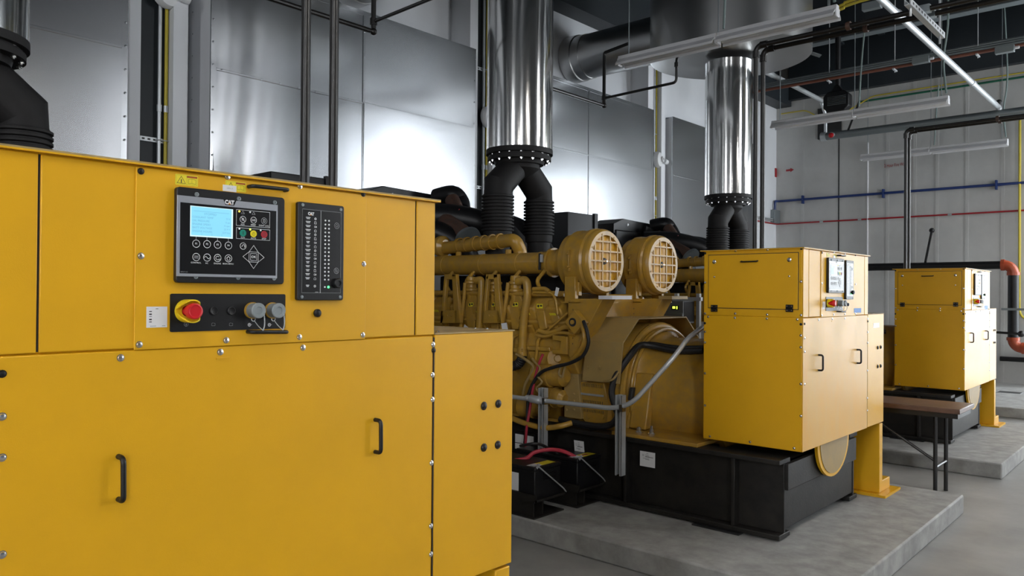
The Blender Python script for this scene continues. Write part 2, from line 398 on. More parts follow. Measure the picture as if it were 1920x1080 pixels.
for k, (y0, y1, ys) in enumerate(((-1.3, 2.69, 0.7), (3.43, 6.90, 5.165), (7.62, 11.10, 9.3), (11.72, 15.1, 13.4)), -1):
    t = thing('sheet_metal_bay', (XS, (y0+y1)/2, 0), SHL[k], 'metal panel', 'sheet metal panel bays')
    ztop = 4.69
    b = B(SHEET).box(XL+.002, XS-.012, y0+.004, y1-.004, 0, ztop-.02)
    b.box(XS-.012, XS+.006, y0-.002, y0+.05, 0, ztop).box(XS-.012, XS+.006, y1-.05, y1, 0, ztop).box(XL+.01, XS+.008, y0, y1, ztop-.02, ztop)
    b.box(XS-.012, XS+.007, y0, y1, ztop-.05, ztop-.02)
    b.make('casing', t)
    B(GALVM).box(XL+.003, XS-.010, y0+.001, y0+.004, 0, ztop-.022).make('side_return', t)
    zs = 3.685
    for i, (a, c, e, f) in enumerate(((y0+.03, ys, .02, zs), (y0+.03, ys, zs, ztop-.04), (ys, y1-.03, .02, zs), (ys, y1-.03, zs, ztop-.04))):
        b = B(SHEET); sheet(b, a, c, e, f, 31*k+i*7+5, (.0016 if i < 2 else .0014) if k == 0 else .0010, .034 if (k == 0 and i < 2) else 0, (0, 0, .005, .010)[i] if k == 0 else .001)
        b.make('sheet_panel', t, smooth=60)
    B(SHEET).box(XS-.008, XS+.013, ys-.014, ys+.014, .02, ztop-.05).make('seam_strip', t, bevel=.003)
    B(SHEET).box(XS-.008, XS+.011, y0+.05, y1-.05, zs-.012, zs+.012).make('lap_strip', t, bevel=.003)
    if k == 0:
        for i in range(17):
            y = y0+.1+i*(y1-y0-.2)/16; bolt(t, (XS+.011, y, zs), 'x', .008, SHEET, 'rivet')
        for i in range(9): bolt(t, (XS+.013, ys, 2.3+i*.27), 'x', .007, SHEET, 'rivet')
        for i in range(12): bolt(t, (XS+.008, y0+.02, 2.25+i*.21), 'x', .008, SHEET, 'rivet')
        for i in range(12): bolt(t, (XL+.08, y0+.002, 2.4+i*.21), 'y', .006, GALVD, 'rivet')
        for i in range(9): bolt(t, (XS+.012, y1-.02, 2.4+i*.27), 'x', .007, SHEET, 'rivet')
    if k == -1:
        for i in range(10): bolt(t, (XS+.010, y1-.02, 2.1+i*.2), 'x', .008, SHEET, 'rivet')
    if k == 1:
        for i in range(8): bolt(t, (XS+.013, ys, 2.3+i*.3), 'x', .006, SHEET, 'rivet')

# ================================================================== columns with their conduits and sounders
COLL = ['dark steel column with yellow and silver conduits, left of the buckled sheet panels', 'dark steel column just left of the nearest full exhaust pipe', 'dark steel column with white and yellow conduits before the dull sheet bay']
pos = {0: 'on the leftmost dark column', 1: 'on the dark column beside the nearest full exhaust pipe', 2: 'on the dark column left of the far exhaust pipe'}
for k in range(3):
    yc = 2.985+k*4.2; z1 = 5.87
    for a_, c_ in ((yc-.285, yc-.145), (yc+.142, yc+.275)):
        struct(B(WALLW).box(XL, XL+.35, a_, c_, 0, 5.87), 'trim_%d' % n); n += 1
    b = B(BEAM).box(XL+.002, XL+.014, yc-.138, yc+.138, 0, z1).box(XL+.014, XL+.2, yc-.008, yc+.008, 0, z1).box(XL+.2, XL+.215, yc-.138, yc+.138, 0, z1)
    tag(b.make('steel_column', org=(XL+.1, yc, 0)), COLL[k], 'column', 'steel columns on the left wall')
    xx = XL+.26
    ya = yc+.060; yb = yc+.118
    b = B(GALV).cyl((xx, ya, 0), (xx, ya, 5.86), .016, n=10); b.cyl((xx, ya, 3.24), (xx, ya, 3.30), .022, n=10)
    tag(b.make('conduit', org=(xx, ya, 0)), 'thin silver conduit running up '+pos[k][3:].replace('the ', 'the ', 1), 'conduit', 'column conduits')
    b = B(YELC).cyl((xx, yb, 0), (xx, yb, 5.86), .015, n=10); b.use(GALV).cyl((xx, yb, 3.24), (xx, yb, 3.30), .021, n=10)
    tag(b.make('conduit', org=(xx, yb, 0)), 'thin yellow conduit running up '+pos[k][3:], 'conduit', 'column conduits')
    if k == 2:
        b = B(WHT).cyl((xx, yc+.0, 0), (xx, yc+.0, 5.86), .018, n=10)
        tag(b.make('conduit', org=(xx, yc, 0)), 'thin white conduit beside the yellow one on the far column', 'conduit', 'column conduits')
    for zz, w in (((2.98, 'slotted'),), ((3.0, 'slotted'), (4.55, 'upper')), ((2.97, 'lower'), (4.37, 'middle'), (5.2, 'upper')))[k]:
        b = B(GALV).box(xx-.035, xx-.016, yc-.10, yc+.20, zz-.02, zz+.02)
        for i in range(5): b.use(INK).box(xx-.0162, xx-.0155, yc-.085+i*.05, yc-.06+i*.05, zz-.008, zz+.008); b.use(GALV)
        for y in (ya, yb): b.tube([(xx-.016, y-.024, zz), (xx+.014, y-.022, zz), (xx+.02, y, zz), (xx+.014, y+.022, zz), (xx-.016, y+.024, zz)], .005, 6)
        tag(b.make('conduit_clamp', org=(xx, yc, zz)), w+' metal strut clamp holding conduits '+pos[k], 'clamp', 'conduit strut clamps')
    zz = (4.31, 3.92, 3.93)[k]; yy = yc+.09
    t = thing('wall_sounder', (xx+.03, yy, zz), 'white round sounder housing '+pos[k], 'alarm sounder', 'white sounders on the columns')
    b = B(WHTP).lathe((xx+.02, yy, zz), (1, .2, 0), [(0, .135), (.03, .14), (.075, .12), (.10, .06), (.105, .0001)], 24); b.make('housing', t)
    B(WHTP).lathe((xx+.12, yy+.02, zz), (1, .2, 0), [(0, .05), (.03, .045), (.032, .025), (.01, .02)], 18).make('sounder_horn', t)
    B(WHTP).cyl((xx+.12, yy+.10, zz-.02), (xx+.12, yy+.18, zz-.03), .045, n=14).make('side_lamp', t)

# ================================================================== far wall and its services
for x, w, nm in ((PY(1573, 300, YF).x, .012, 'dark'), ):
    struct(B(INK).box(x-w, x+w, YF-.004, YF, 0, 5.99), 'trim_%d' % n); n += 1
for px in (1505, 1664, 1715, 1757, 1813, 1880):
    x = PY(px, 300, YF).x
    struct(B(WALLC).box(x-.03, x+.03, YF-.006, YF, 0, 5.99), 'trim_%d' % n); n += 1
z0 = 5.73
tag(B(GRNC).tube([(-5.45, YF-.06, z0), (XR-.3, YF-.06, z0)], .021, 8).make('conduit', org=(-2, YF-.06, z0)), 'green conduit along the top of the far grey wall', 'conduit', 'far wall conduits')
tag(B(YELC).tube(fil([(-7.15, YF-.1, 5.72), (-6.6, YF-.1, 5.72), (-6.2, YF-.1, 5.45), (-5.9, YF-.1, 5.47), (-5.2, YF-.1, 5.80), (XR-.3, YF-.1, 5.80)], .1), .014, 6).make('conduit', org=(-2, YF-.1, 5.8)),
    'thin yellow conduit just above the green one on the far wall', 'conduit', 'far wall conduits')
q = PX(1449, 405, XL)
jb = thing('junction_box', (XL, q.y, q.z), 'grey metal junction box on the white wall near the room corner', 'junction box')
B(GALVD).box(XL, XL+.1, q.y-.13, q.y+.17, q.z-.17, q.z+.13).make('box', jb, bevel=.006)
b = B(GALV)
for dz in (-.12, -.08): b.cyl((XL+.05, q.y-.13, q.z+dz), (XL+.05, q.y-.8, q.z+dz), .014, n=8)
b.make('conduit_stub', jb)
yb = q.y-.02
p = [(XL+.05, q.y, q.z+.13), (XL+.05, q.y, 3.755), (XL+.05, YF-.06, 3.755), (XR-.4, YF-.06, 3.755)]
t = thing('conduit', (-4, YF-.06, 3.755), 'dark blue conduit strapped across the far grey wall', 'conduit', 'far wall conduits')
B(BLUC).tube(fil(p, .25, 8), .026, 10).make('pipe_run', t)
for px in (1505, 1656, 1868):
    x = PY(px, 360, YF-.06).x; B(BLUC).box(x-.015, x+.015, YF-.10, YF, 3.66, 3.84).make('strap', t)
p = [(XL+.03, 13.3, 3.24), (XL+.03, YF-.03, 3.24), (XR-.4, YF-.03, 3.24)]
t = thing('conduit', (-4, YF-.03, 3.24), 'dark red conduit running round the corner of the white and grey walls', 'conduit', 'far wall conduits')
B(REDC).tube(fil(p, .05), .016, 8).make('pipe_run', t)
for x in (-6.3, -5.5, -3.8): B(GALV).cyl((x, YF-.03, 3.24), (x+.07, YF-.03, 3.24), .02, n=8).make('coupling', t)
x = PY(1628, 300, YF).x
tag(B(WHT).tube([(x, YF-.03, 1.4), (x, YF-.03, 4.85)], .016, 8).make('conduit', org=(x, YF-.03, 1.4)), 'thin white vertical conduit on the far grey wall', 'conduit', 'far wall conduits')
a = PY(1474, 320, YF-.003); c = PY(1489, 318.5, YF-.003); zz = a.z
b = B(REDC); b.poly([(a.x, YF-.009, zz-.02), (a.x+.1, YF-.009, zz-.02), (a.x+.1, YF-.009, zz-.045), (c.x, YF-.009, zz+.005), (a.x+.1, YF-.009, zz+.05), (a.x+.1, YF-.009, zz+.025), (a.x, YF-.009, zz+.025)])
tag(b.make('painted_arrow', org=(a.x, YF-.009, zz)), 'small red arrow painted on the far wall pointing right', 'wall marking')
a = PY(1658, 311, YF-.003); c = PY(1699, 308, YF-.003)
b = B(REDC).text('2 Hour Fire Wall', .098, ((a.x+c.x)/2, YF-.009, (a.z+c.z)/2), (1,0,0), (0,0,1), sx=(c.x-a.x)/(.098*7.0))
tag(b.make('painted_lettering', org=(a.x, YF-.009, a.z), smooth=0), 'red fire wall lettering painted on the far wall', 'wall marking')
q = PX(1455, 324, XL)
tag(B(REDC).box(XL, XL+.012, q.y-.07, q.y+.05, q.z-.1, q.z+.1).make('wall_sign', org=(XL, q.y, q.z)), 'narrow red sign on the white wall near the corner', 'sign')
q = PY(1477, 222, YF)
tag(B(INK).box(-6.35, -5.85, YF-.05, YF, 5.05, 5.72).make('wall_vent', org=(-6.1, YF, 5.4)), 'dark square vent high on the far wall by the corner', 'vent')
# yellow conduit loop at the right edge of the far wall
q = PY(1912, 300, YF-.06).x
tag(B(YELC).tube(fil([(q+.3, YF-.06, 5.15), (q, YF-.06, 5.15), (q, YF-.06, 1.25), (q+.3, YF-.06, 1.15)], .16, 8), .022, 8).make('conduit', org=(q, YF-.06, 3)), 'yellow vertical conduit at the right end of the far wall', 'conduit', 'far wall conduits')
# big black pipe with orange elbows
yp = 16.0; zp = 2.19; xv = PY(1900, 560, yp).x
t = thing('fire_main', (xv, yp, 0), 'large black pipe with orange-red elbows along the far wall', 'pipe')
B(BLK).cyl((-6.6, yp, zp), (xv-.13, yp, zp), .072, n=20).make('horizontal_pipe', t)
def elbow(c, d0, d1, r, R, m, nm, par, collar=True):
    c = Vector(c); d0 = Vector(d0); d1 = Vector(d1); pts = []
    for i in range(9):
        q = PI/2*i/8; pts.append(c + d0*R*(1-math.sin(q)) + d1*R*(1-math.cos(q)))
    b = B(m).tube(pts, r, 18)
    if collar:
        for e, d in ((c+d0*R, d0), (c+d1*R, d1)): b.cyl(e-d*.02, e+d*.035, r*1.16, n=18)
    return b.make(nm, par)
elbow((xv, yp, zp), (-1,0,0), (0,0,-1), .088, .15, ORGE, 'pipe_elbow', t)
B(BLK).cyl((xv, yp, zp-.15), (xv, yp, .9), .085, n=20).make('vertical_pipe', t)
elbow((xv, yp, .73), (0,0,1), (1,0,0), .088, .15, ORGE, 'pipe_elbow', t)
B(BLK).cyl((xv+.15, yp, .73), (xv+1.6, yp, .73), .082, n=20).make('horizontal_pipe', t)
tag(B(BLK).cyl((-2.9, YF-.08, .46), (XR-1, YF-.08, .46), .045, n=12).make('pipe', org=(-2.5, YF-.08, .46)), 'black pipe low along the far wall above the empty plinth', 'pipe')
q = PY(1900, 580, 15.85)
tag(B(GALVD).box(q.x-.18, q.x+.9, 15.84, 15.9, q.z-.02, q.z+.02).make('strut_channel', org=(q.x, 15.87, q.z)), 'grey strut channel crossing the black riser under the orange elbow', 'strut')
q = PY(1870, 623, 15.6)
t = thing('valve_rod', (q.x, 15.6, q.z), 'black rod with joint crossing the black riser', 'rod')
B(BLKS).cyl((q.x-.05, 15.6, q.z), (q.x+1.2, 15.6, q.z-.05), .022, n=10).make('rod', t); B(BLKS).ball((q.x+.35, 15.6, q.z-.015), .055, 8).make('joint', t)
a = PY(1747, 432, 16.8); c = PY(1735, 492, 16.0)
t = thing('sway_brace', tuple(c), 'slanting black brace standing on the big black pipe', 'brace', 'black sway braces')
B(BLK).cyl(a, c, .022, n=8).make('rod', t); B(BLK).ball(a, .05, 6).make('wall_anchor', t)
# grey sprinkler header with two feeder pipes
yh, zh = 15.5, 4.775
t = thing('sprinkler_header', (-4, yh, zh), 'thick grey horizontal header pipe with end cap below the ceiling', 'pipe')
B(GALVD).cyl((-5.62, yh, zh), (XR-.4, yh, zh), .075, n=18).make('header_pipe', t); B(GALV).cyl((-5.70, yh, zh), (-5.6, yh, zh), .09, n=18).make('end_cap', t)
xf1 = PY(1548, 235, yh).x
B(GALV).tube(fil([(xf1, yh, zh), (xf1, yh, zh+.42), (xf1-.05, yh-.1, 5.45)], .05), .03, 10).make('riser', t)
b = B(REDP).lathe((xf1+.16, yh-.11, zh-.02), (0,-1,0), [(0, .02), (.03, .05), (.05, .05), (.07, .02)], 10); b.use(GALV).cyl((xf1+.16, yh, zh), (xf1+.16, yh-.12, zh), .045, n=10); b.make('valve', t)
a = PY(1612, 188, yh-.3); c = PY(1588, 250, yh)
t = thing('sway_brace', tuple(c), 'slanting black brace above the grey header by the heater', 'brace', 'black sway braces')
B(BLK).cyl(a, c, .02, n=8).make('rod', t); B(BLK).ball(c, .045, 6).make('clamp', t)
e = PY(1873, 207, yh); zz = e.z+.05
LBF = 'silver sprinkler feeder pipe running '
t = thing('feeder_pipe', (e.x, 12, 5.3), LBF+'diagonally across the upper right to the grey header', 'pipe', 'sprinkler feeder pipes')
B(GALV).tube([(e.x, 7.6, zz), (e.x, yh, zz)], .042, 14).make('pipe_run', t)
B(GALV).cyl((e.x, 9.6, zz), (e.x, 9.75, zz), .055, n=14).make('coupling', t); B(GALV).cyl((e.x, 13.4, zz), (e.x, 13.5, zz), .05, n=14).make('coupling', t)
B(GALV).cyl((e.x, yh, zz), (e.x, yh, zh), .045, n=12).make('drop', t); B(INK).ball((e.x, yh, zz+.09), .05, 6).make('hanger_nut', t)
t = thing('feeder_pipe', (xf1, 12, 5.3), LBF+'down to the black unit heater', 'pipe', 'sprinkler feeder pipes')
B(GALV).tube([(xf1, 10.75, 5.45), (xf1, yh-.1, 5.45)], .042, 14).make('pipe_run', t)
B(GALV).cyl((xf1, 12.6, 5.45), (xf1, 13.0, 5.45), .05, n=14).make('coupling', t)
# black unit heater
q0 = PY(1543, 212, 14.2); q1 = PY(1591, 166, 14.2)
x0, x1, za, zb = q0.x, q1.x, q0.z, q1.z
t = thing('unit_heater', ((x0+x1)/2, 14.2, za), 'black louvred unit heater hanging under the roof', 'heater')
b = B(BLK); r = .08
b.prism([(x0+r, 14.2, za), (x1-r, 14.2, za), (x1, 14.2, za+r), (x1, 14.2, zb-r), (x1-r, 14.2, zb), (x0+r, 14.2, zb), (x0, 14.2, zb-r), (x0, 14.2, za+r)], (0, .2, 0)); b.make('case', t, bevel=.015)
b = B(GALVD)
for i in range(6):
    z = za+.12+i*(zb-za-.2)/6; b.obox(((x0+x1)/2+.02, 14.185, z), ((x1-x0)*.36, 0, 0), (0, .007, -.003), (0, .001, .0035))
b.make('louvre', t)
b = B(BLK).prism([(x0+.12, 14.25, zb), (x1-.12, 14.25, zb), (x1-.2, 14.25, zb+.12), (x0+.2, 14.25, zb+.12)], (0, .12, 0)); b.cyl(((x0+x1)/2, 14.31, zb+.1), ((x0+x1)/2, 14.31, 6.4), .05, n=10); b.make('hanger', t)
# conduit bundle under the roof, crossing the upper right
for i, (dy, dz, m, nm) in enumerate(((0, 0, COPC, 'brown'), (.02, .05, GALVD, 'lower grey'), (.05, .09, GALVD, 'middle grey'), (.08, .13, GALVD, 'topmost grey'))):
    tag(B(m).cyl((-6.4, 13.2+dy, 5.27+dz), (XR-.5, 13.2+dy, 5.27+dz), .024, n=10).make('conduit', org=(-4, 13.2+dy, 5.27+dz)), nm+' conduit of the bundle hung below the dark roof beams', 'conduit', 'roof conduits')
for i, px in enumerate((1676, 1832, 1553)):
    x = PY(px, 118, 13.2).x
    b = B(GALV).box(x-.015, x+.015, 13.16, 13.34, 5.23, 5.25).cyl((x, 13.25, 5.2), (x, 13.25, 7.0), .007, n=6)
    tag(b.make('conduit_hanger', org=(x, 13.25, 5.24)), 'small rod hanger holding the roof conduit bundle, '+('middle', 'rightmost', 'leftmost')[i]+' of three', 'hanger', 'roof conduit hangers')
for px, py, y in ((1727, 113, 13.1), (1884, 93, 13.1), (1635, 11, 10.95)):
    q = PY(px, py, y)
    b = B(GALVD).box(q.x-.12, q.x+.12, y-.05, y+.05, q.z-.05, q.z+.05); b.use(WHT).cyl((q.x+.12, y, q.z), (q.x+.18, y, q.z), .022, n=8)
    tag(b.make('junction_box', org=tuple(q), bevel=.006), {1727: 'grey junction box on the roof conduits above the second light row', 1884: 'grey junction box on the roof conduits at upper right edge', 1635: 'small grey junction box on yellow conduits near the first light row'}[px], 'junction box', 'roof junction boxes')
q = PY(1570, 20, 11.0)
for i in range(2):
    tag(B(YELC).tube(spline([(q.x-.8, 11.0, q.z-.05+i*.05), (q.x, 11.0, q.z+i*.05), (q.x+1, 11.02, q.z+.08+i*.05), (XR-1, 11.0, q.z+.10+i*.05)], 4), .02, 8).make('conduit', org=(q.x, 11.0, q.z)), ('lower', 'upper')[i]+' yellow conduit passing behind the nearest light row', 'conduit', 'roof conduits')
# ================================================================== yellow control cabinets (built once at the nearest machine, then copied)
FX = -1.8
def F(px, py, X=FX): return PX(px, py, X)
cab = thing('control_cabinet', (-2.13, 1.05, .14), 'nearest yellow generator control cabinet with large lit blue screen', 'control cabinet', 'yellow generator control cabinets')
CY0, CY1, CX0, ZB, ZS, ZT = .445, 1.64, -2.455, .68, 1.487, 1.908
B(YEL).box(CX0, FX-.006, CY0+.002, CY1, ZB, ZS).make('lower_housing', cab, bevel=.004)
B(YEL).box(CX0, FX-.006, CY0+.002, CY1, ZS, ZT).make('upper_housing', cab, bevel=.004)
B(YELD).box(CX0-.02, FX+.012, CY0-.014, CY1+.012, ZT, ZT+.004).make('lid', cab)
B(YEL).box(CX0-.02, FX+.012, CY0-.014, CY1+.012, ZT-.004, ZT).make('lid_flange', cab)
f1 = F(71, 400).y; f2 = F(75.5, 400).y; f3 = F(778.5, 500).y; f4 = F(781, 500).y
ye = F(253, 400).y; yr2 = F(685, 500).y
B(INK).box(FX-.0062, FX-.0055, f1-.001, f2+.001, ZS+.004, ZT-.006).make('panel_gap', cab)
B(INK).box(FX-.0062, FX-.0055, f3-.001, f4+.001, ZS+.004, ZT-.006).make('panel_gap', cab)
for a, c in ((CY0+.002, f1), (f4, CY1-.001)): B(YEL).box(FX-.006, FX, a, c, ZS+.002, ZT-.006).make('corner_strip', cab, bevel=.002)
B(YEL).box(FX-.006, FX, f2, f3, ZS+.002, ZT-.006).make('front_panel', cab, bevel=.003)
q0 = F(253, 640); zlo = F(470, 646).z
B(YEL).box(FX, FX+.0035, ye, yr2, zlo, ZT-.008).make('control_plate', cab, bevel=.0025)
B(YEL).box(FX-.006, FX-.0005, CY0+.004, CY1-.006, ZB, ZS-.002).make('lower_door', cab, bevel=.004)
XPL = FX+.0035
for px, py, m in ((264,321,1),(426,331,0),(562,349,0),(681,364,1),(264,480,0),(682,495,0),(261,646,0),(424,638,0),(561,632,0),(680,628,0)):
    q = F(px, py, XPL); bolt(cab, (XPL, q.y, q.z), 'x', .0062, BLK if m else ZINC)
for px, py, m in ((226,671,0),(413,660,0),(568,652,0),(812,646,0),(4,701,1),(4,781,0),(4,858,0),(4,1040,0),(811,703,0),(811,749,0),(809,868,0),(808,986,0),(808,1039,0)):
    q = F(px, py); bolt(cab, (FX-.0005, q.y, q.z), 'x', .0066, BLK if m else ZINC)
q = F(813, 657); bolt(cab, (FX-.0005, q.y, q.z), 'x', .007, BLK)
q = F(594, 587, XPL); B(BLK).lathe((XPL, q.y, q.z), (1,0,0), [(0,.011),(.006,.011),(.010,.007),(.011,.0005)], 16).make('plug', cab)
def handle(a, c, x=FX, r=.006, so=.028, name='handle'):
    a = Vector((x, a.y, a.z)); c = Vector((x, c.y, c.z)); o = Vector((so, 0, 0))
    b = B(BLK).tube(fil([a, a+o, c+o, c], .016, 6), r, 12); return b.make(name, cab)
handle(F(222, 856), F(222, 936)); handle(F(703, 787), F(703, 847))
handle(F(466, 350, XPL), F(533, 357, XPL), XPL, .005, .022); handle(F(464, 622, XPL), F(531, 622, XPL), XPL, .005, .024)
# recessed grip under a bolt in the lower door
q = F(418, 671); B(YEL).box(FX-.0006, FX+.002, q.y-.018, q.y+.018, q.z-.003, q.z+.001).make('grip_lip', cab)

# ---- main control panel
y0 = F(325, 350).y; y1 = F(526.5, 369).y; z1 = F(325, 350.5).z; z0 = F(325, 530).z
cp = B(BLK).rprismX(XPL, XPL+.016, y0, y1, z0, z1, .008).make('control_panel', cab, bevel=.002)
XB = XPL+.016
def P(u, v, x=XB):       # u,v: fractions over the bezel seen square on
    return (x, y0+(y1-y0)*u, z1-(z1-z0)*v)
W = y1-y0; H = z1-z0
def G(px, py): q = F(px, py, XB); return (q.y, q.z)
a = G(331.5, 365.5); c = G(519.5, 519)
sy0, sz1 = a; sy1 = G(519.5, 450)[0]; sz0 = G(331.5, 518)[1]
B(SILV).box(XB, XB+.0025, sy0, sy1, sz0, sz1).make('silver_surround', cp, bevel=.001)
iy0 = G(336.5, 450)[0]; iy1 = G(516.5, 450)[0]; iz1 = G(336.5, 379)[1]; iz0 = G(336.5, 512.5)[1]
XI = XB+.0026
B(BLKP).rectX(XI, iy0, iy1, iz0, iz1).make('keypad_face', cp)
yl = G(430, 378)[0]; zl = iz1+(sz1-iz1)*.5
b = B(BLKP); b.poly([(XI+.0002, yl-.017, sz1+.0002), (XI+.0002, yl-.011, iz1+.0035), (XI+.0002, yl+.011, iz1+.0035), (XI+.0002, yl+.017, sz1+.0002)])
b.use(PRINT).text('CAT', .0135, (XI+.0006, yl-.001, zl+.002), bold=.065, sx=.9); b.use(ORNG).poly([(XI+.0009, yl-.0048, zl-.0025), (XI+.0009, yl+.0026, zl-.0025), (XI+.0009, yl-.0012, zl+.0015)])
b.make('logo_badge', cp, smooth=0)
for u in (.165, .545, .895):
    for v in (.065, .935):
        p = P(u, v); B(GALVD).lathe(p, (1,0,0), [(0,.0055),(.002,.0055),(.0025,.003),(.001,.0025)], 10).make('screw', cp)
# lit screen
ly0 = G(355.5, 400)[0]; ly1 = G(435.7, 400)[0]; lz1 = G(356, 385.5)[1]; lz0 = G(356, 443)[1]
b = B(LCDE).rectX(XI+.0006, ly0, ly1, lz0, lz1); b.use(LCD).rectX(XI+.0009, ly0+.0025, ly1-.004, lz0+.003, lz1-.0015)
XS2 = XI+.0012; b.use(INKB)
lh = (lz1-lz0)
def scr(t, u, v, s=.0068, al='LEFT'): b.text(t, s, (XS2, ly0+(ly1-ly0)*u, lz1-lh*v), align=al)
scr('STOPPED', .46, .24, .0075, 'CENTER')
for i, (l, r) in enumerate((('COOLANT TEMP', '77 F'), ('OIL PRESSURE', '0 psi'), ('ENGINE SPEED', '0 rpm'), ('BATT VOLTAGE', '25.9 V'), ('ENGINE HOURS', '22.9 hrs'))):
    scr(l, .05, .36+i*.115); scr(r, .93, .36+i*.115, .0062, 'RIGHT')
b.rectX(XS2, ly0+.008, ly1-.010, lz1-lh*.165, lz1-lh*.155)
for u in (.26, .50, .73): b.rectX(XS2, ly0+(ly1-ly0)*u, ly0+(ly1-ly0)*u+.0006, lz0+.004, lz0+lh*.13)
b.make('display_screen', cp, smooth=0)
# keys: raised discs with printed rings and symbols
XK = XI+.0012
def key(px, py, r, txt=None, base=BLKP, ring=PRINT, sym=None, ts=.0062, lab=None, ldy=.0125):
    y, z = G(px, py); b = B(base).lathe((XI, y, z), (1,0,0), [(0, r), (.001, r), (.0012, r*.9)], 24)
    b.use(ring).ringX(XK+.0002, y, z, r*.86, r*1.0)
    if txt: b.use(PRINT).text(txt, ts, (XK+.0004, y, z), bold=.02)
    if sym: b.use(PRINT); sym(b, y, z, r)
    o = b.make('button', cp, smooth=0)
    if lab:
        B(PRINT).text(lab, .0052, (XI+.0004, y, z-ldy), bold=.01).make('key_caption', cp, smooth=0)
    return y, z
X4 = XK+.0004
def s_eq(b, y, z, r): [b.rectX(X4, y-r*.6, y+r*.6, z+d-r*.06, z+d+r*.06) for d in (r*.22, -r*.22)]
def s_sine(b, y, z, r): b.lineX(X4, [(y-r*.7+1.4*r*i/12, z+math.sin(2*PI*i/12)*r*.28) for i in range(13)], r*.14)
def s_eng(b, y, z, r): b.lineX(X4, [(y+math.cos(q)*r*.5, z+math.sin(q)*r*.45) for q in [PI*.25+1.5*PI*i/12 for i in range(13)]]+[(y+r*.7, z-r*.3)], r*.16)
def s_home(b, y, z, r): b.lineX(X4, [(y-r*.55, z), (y, z+r*.5), (y+r*.55, z)], r*.14); b.lineX(X4, [(y-r*.36, z+r*.05), (y-r*.36, z-r*.5), (y+r*.36, z-r*.5), (y+r*.36, z+r*.05)], r*.12)
def s_bell(b, y, z, r): b.lineX(X4, [(y-r*.35, z-r*.25), (y-r*.2, z+r*.35), (y+r*.2, z+r*.35), (y+r*.35, z-r*.25)], r*.12, True); b.lineX(X4, [(y-r*.6, z+r*.6), (y+r*.6, z-r*.6)], r*.12)
def s_rst(b, y, z, r): b.lineX(X4, [(y-r*.6, z+r*.2), (y-r*.15, z+r*.2)], r*.14); b.lineX(X4, [(y-r*.6, z-r*.2), (y-r*.15, z-r*.2)], r*.14); b.ringX(X4, y+r*.3, z, r*.2, r*.33, 12)
def s_log(b, y, z, r): b.lineX(X4, [(y-r*.3, z+r*.4), (y+r*.3, z+r*.4), (y+r*.3, z-r*.4), (y-r*.3, z-r*.4)], r*.1, True)
def s_back(b, y, z, r): b.lineX(X4, [(y-r*.4, z-r*.1)]+[(y+r*.15+math.cos(q)*r*.4, z+math.sin(q)*r*.4) for q in [PI-1.25*PI*i/9 for i in range(10)]], r*.2)
for i, (px, py) in enumerate(((366.5,457),(386.8,458),(406.5,459),(426.8,460.5))):
    y, z = key(px, py, .0094, 'F%d' % (i+1)); B(PRNG).rectX(XI+.0004, y-.0006, y+.0006, z+.0096, lz0).make('key_leader', cp)
for (px, py), sy, lb in zip(((366.5,482),(386.8,483),(406.5,483.8),(426.8,484.5)), (s_eq, s_sine, s_eng, s_home), ('CONTROL', 'AC', 'ENGINE', 'MAIN MENU')):
    key(px, py, .0094, None, sym=sy, lab=lb, ldy=.0135)
for (px, py), sy, lb in zip(((454,411.5),(474,413),(493.7,414.5)), (s_bell, s_rst, s_log), ('ACK', 'RESET', 'EVENT LOG')):
    key(px, py, .0084, None, sym=sy, lab=lb, ldy=.0122, ring=PRINT if lb != 'EVENT LOG' else PRNG)
def s_run(b, y, z, r): b.use(INK).rectX(X4, y-r*.1, y+r*.1, z-r*.5, z+r*.5)
def s_aut(b, y, z, r): b.use(OLIVE).ringX(X4, y, z-.05*r, r*.36, r*.48, 14); b.rectX(X4, y-r*.07, y+r*.07, z, z+r*.55)
for (px, py), sy, lb, m in zip(((454.3,437),(474.1,438.5),(493.9,439.7)), (s_run, s_aut, None), ('RUN', 'AUTO', 'STOP'), (GRNK, YELK, REDD)):
    key(px, py, .0086, None, base=m, ring={'RUN': GRNK, 'AUTO': WARN, 'STOP': REDP}[lb], sym=sy, lab=lb, ldy=.0112)
key(454.3, 461.5, .0086, None, sym=s_back)
b = B(PRINT)
for (pa, pb, pc, pd) in (((442,392.5),(505,398),(442,423),(505,427)), ((442,426.3),(505,430),(442,447.5),(505,451.3))):
    A, Bq, Cq, Dq = G(*pa), G(*pb), G(*pc), G(*pd); b.frameX(XI+.0003, A[0], Bq[0], Cq[1], A[1], .0009)
b.make('key_outline', cp)
y, z = G(474, 482)
b = B(BLKP).rprismX(XI, XI+.0012, y-.0095, y+.0095, z-.0095, z+.0095, .0025); b.use(PRINT)
b.lineX(X4, [(y-.0085, z-.0085), (y+.0085, z-.0085), (y+.0085, z+.0085), (y-.0085, z+.0085)], .0009, True); b.text('OK', .0085, (X4, y, z), bold=.02); b.make('button', cp, smooth=0)
for d0, d1 in ((1,0),(-1,0),(0,1),(0,-1)):
    R = lambda u, v: (y+d0*u-d1*v, z+d1*u+d0*v)
    b = B(BLKP).prism([(XI,)+R(.0125,-.0125), (XI,)+R(.0125,.0125), (XI,)+R(.030,0)], (.001,0,0)); b.use(PRINT).lineX(XI+.0014, [R(.0125,-.0125), R(.0125,.0125), R(.029,0)], .0010, True); b.make('arrow_button', cp, smooth=0)
for px, py, m in ((447.5,396.5,LEDY),(467.7,398,LEDW),(447.5,429,LEDW),(468,430.5,LEDL),(487.5,432,LEDW)):
    y, z = G(px, py); B(m).lathe((XI, y, z), (1,0,0), [(0,.0022),(.0012,.0022),(.0018,.0012),(.002,.0001)], 12).make('indicator_lamp', cp)
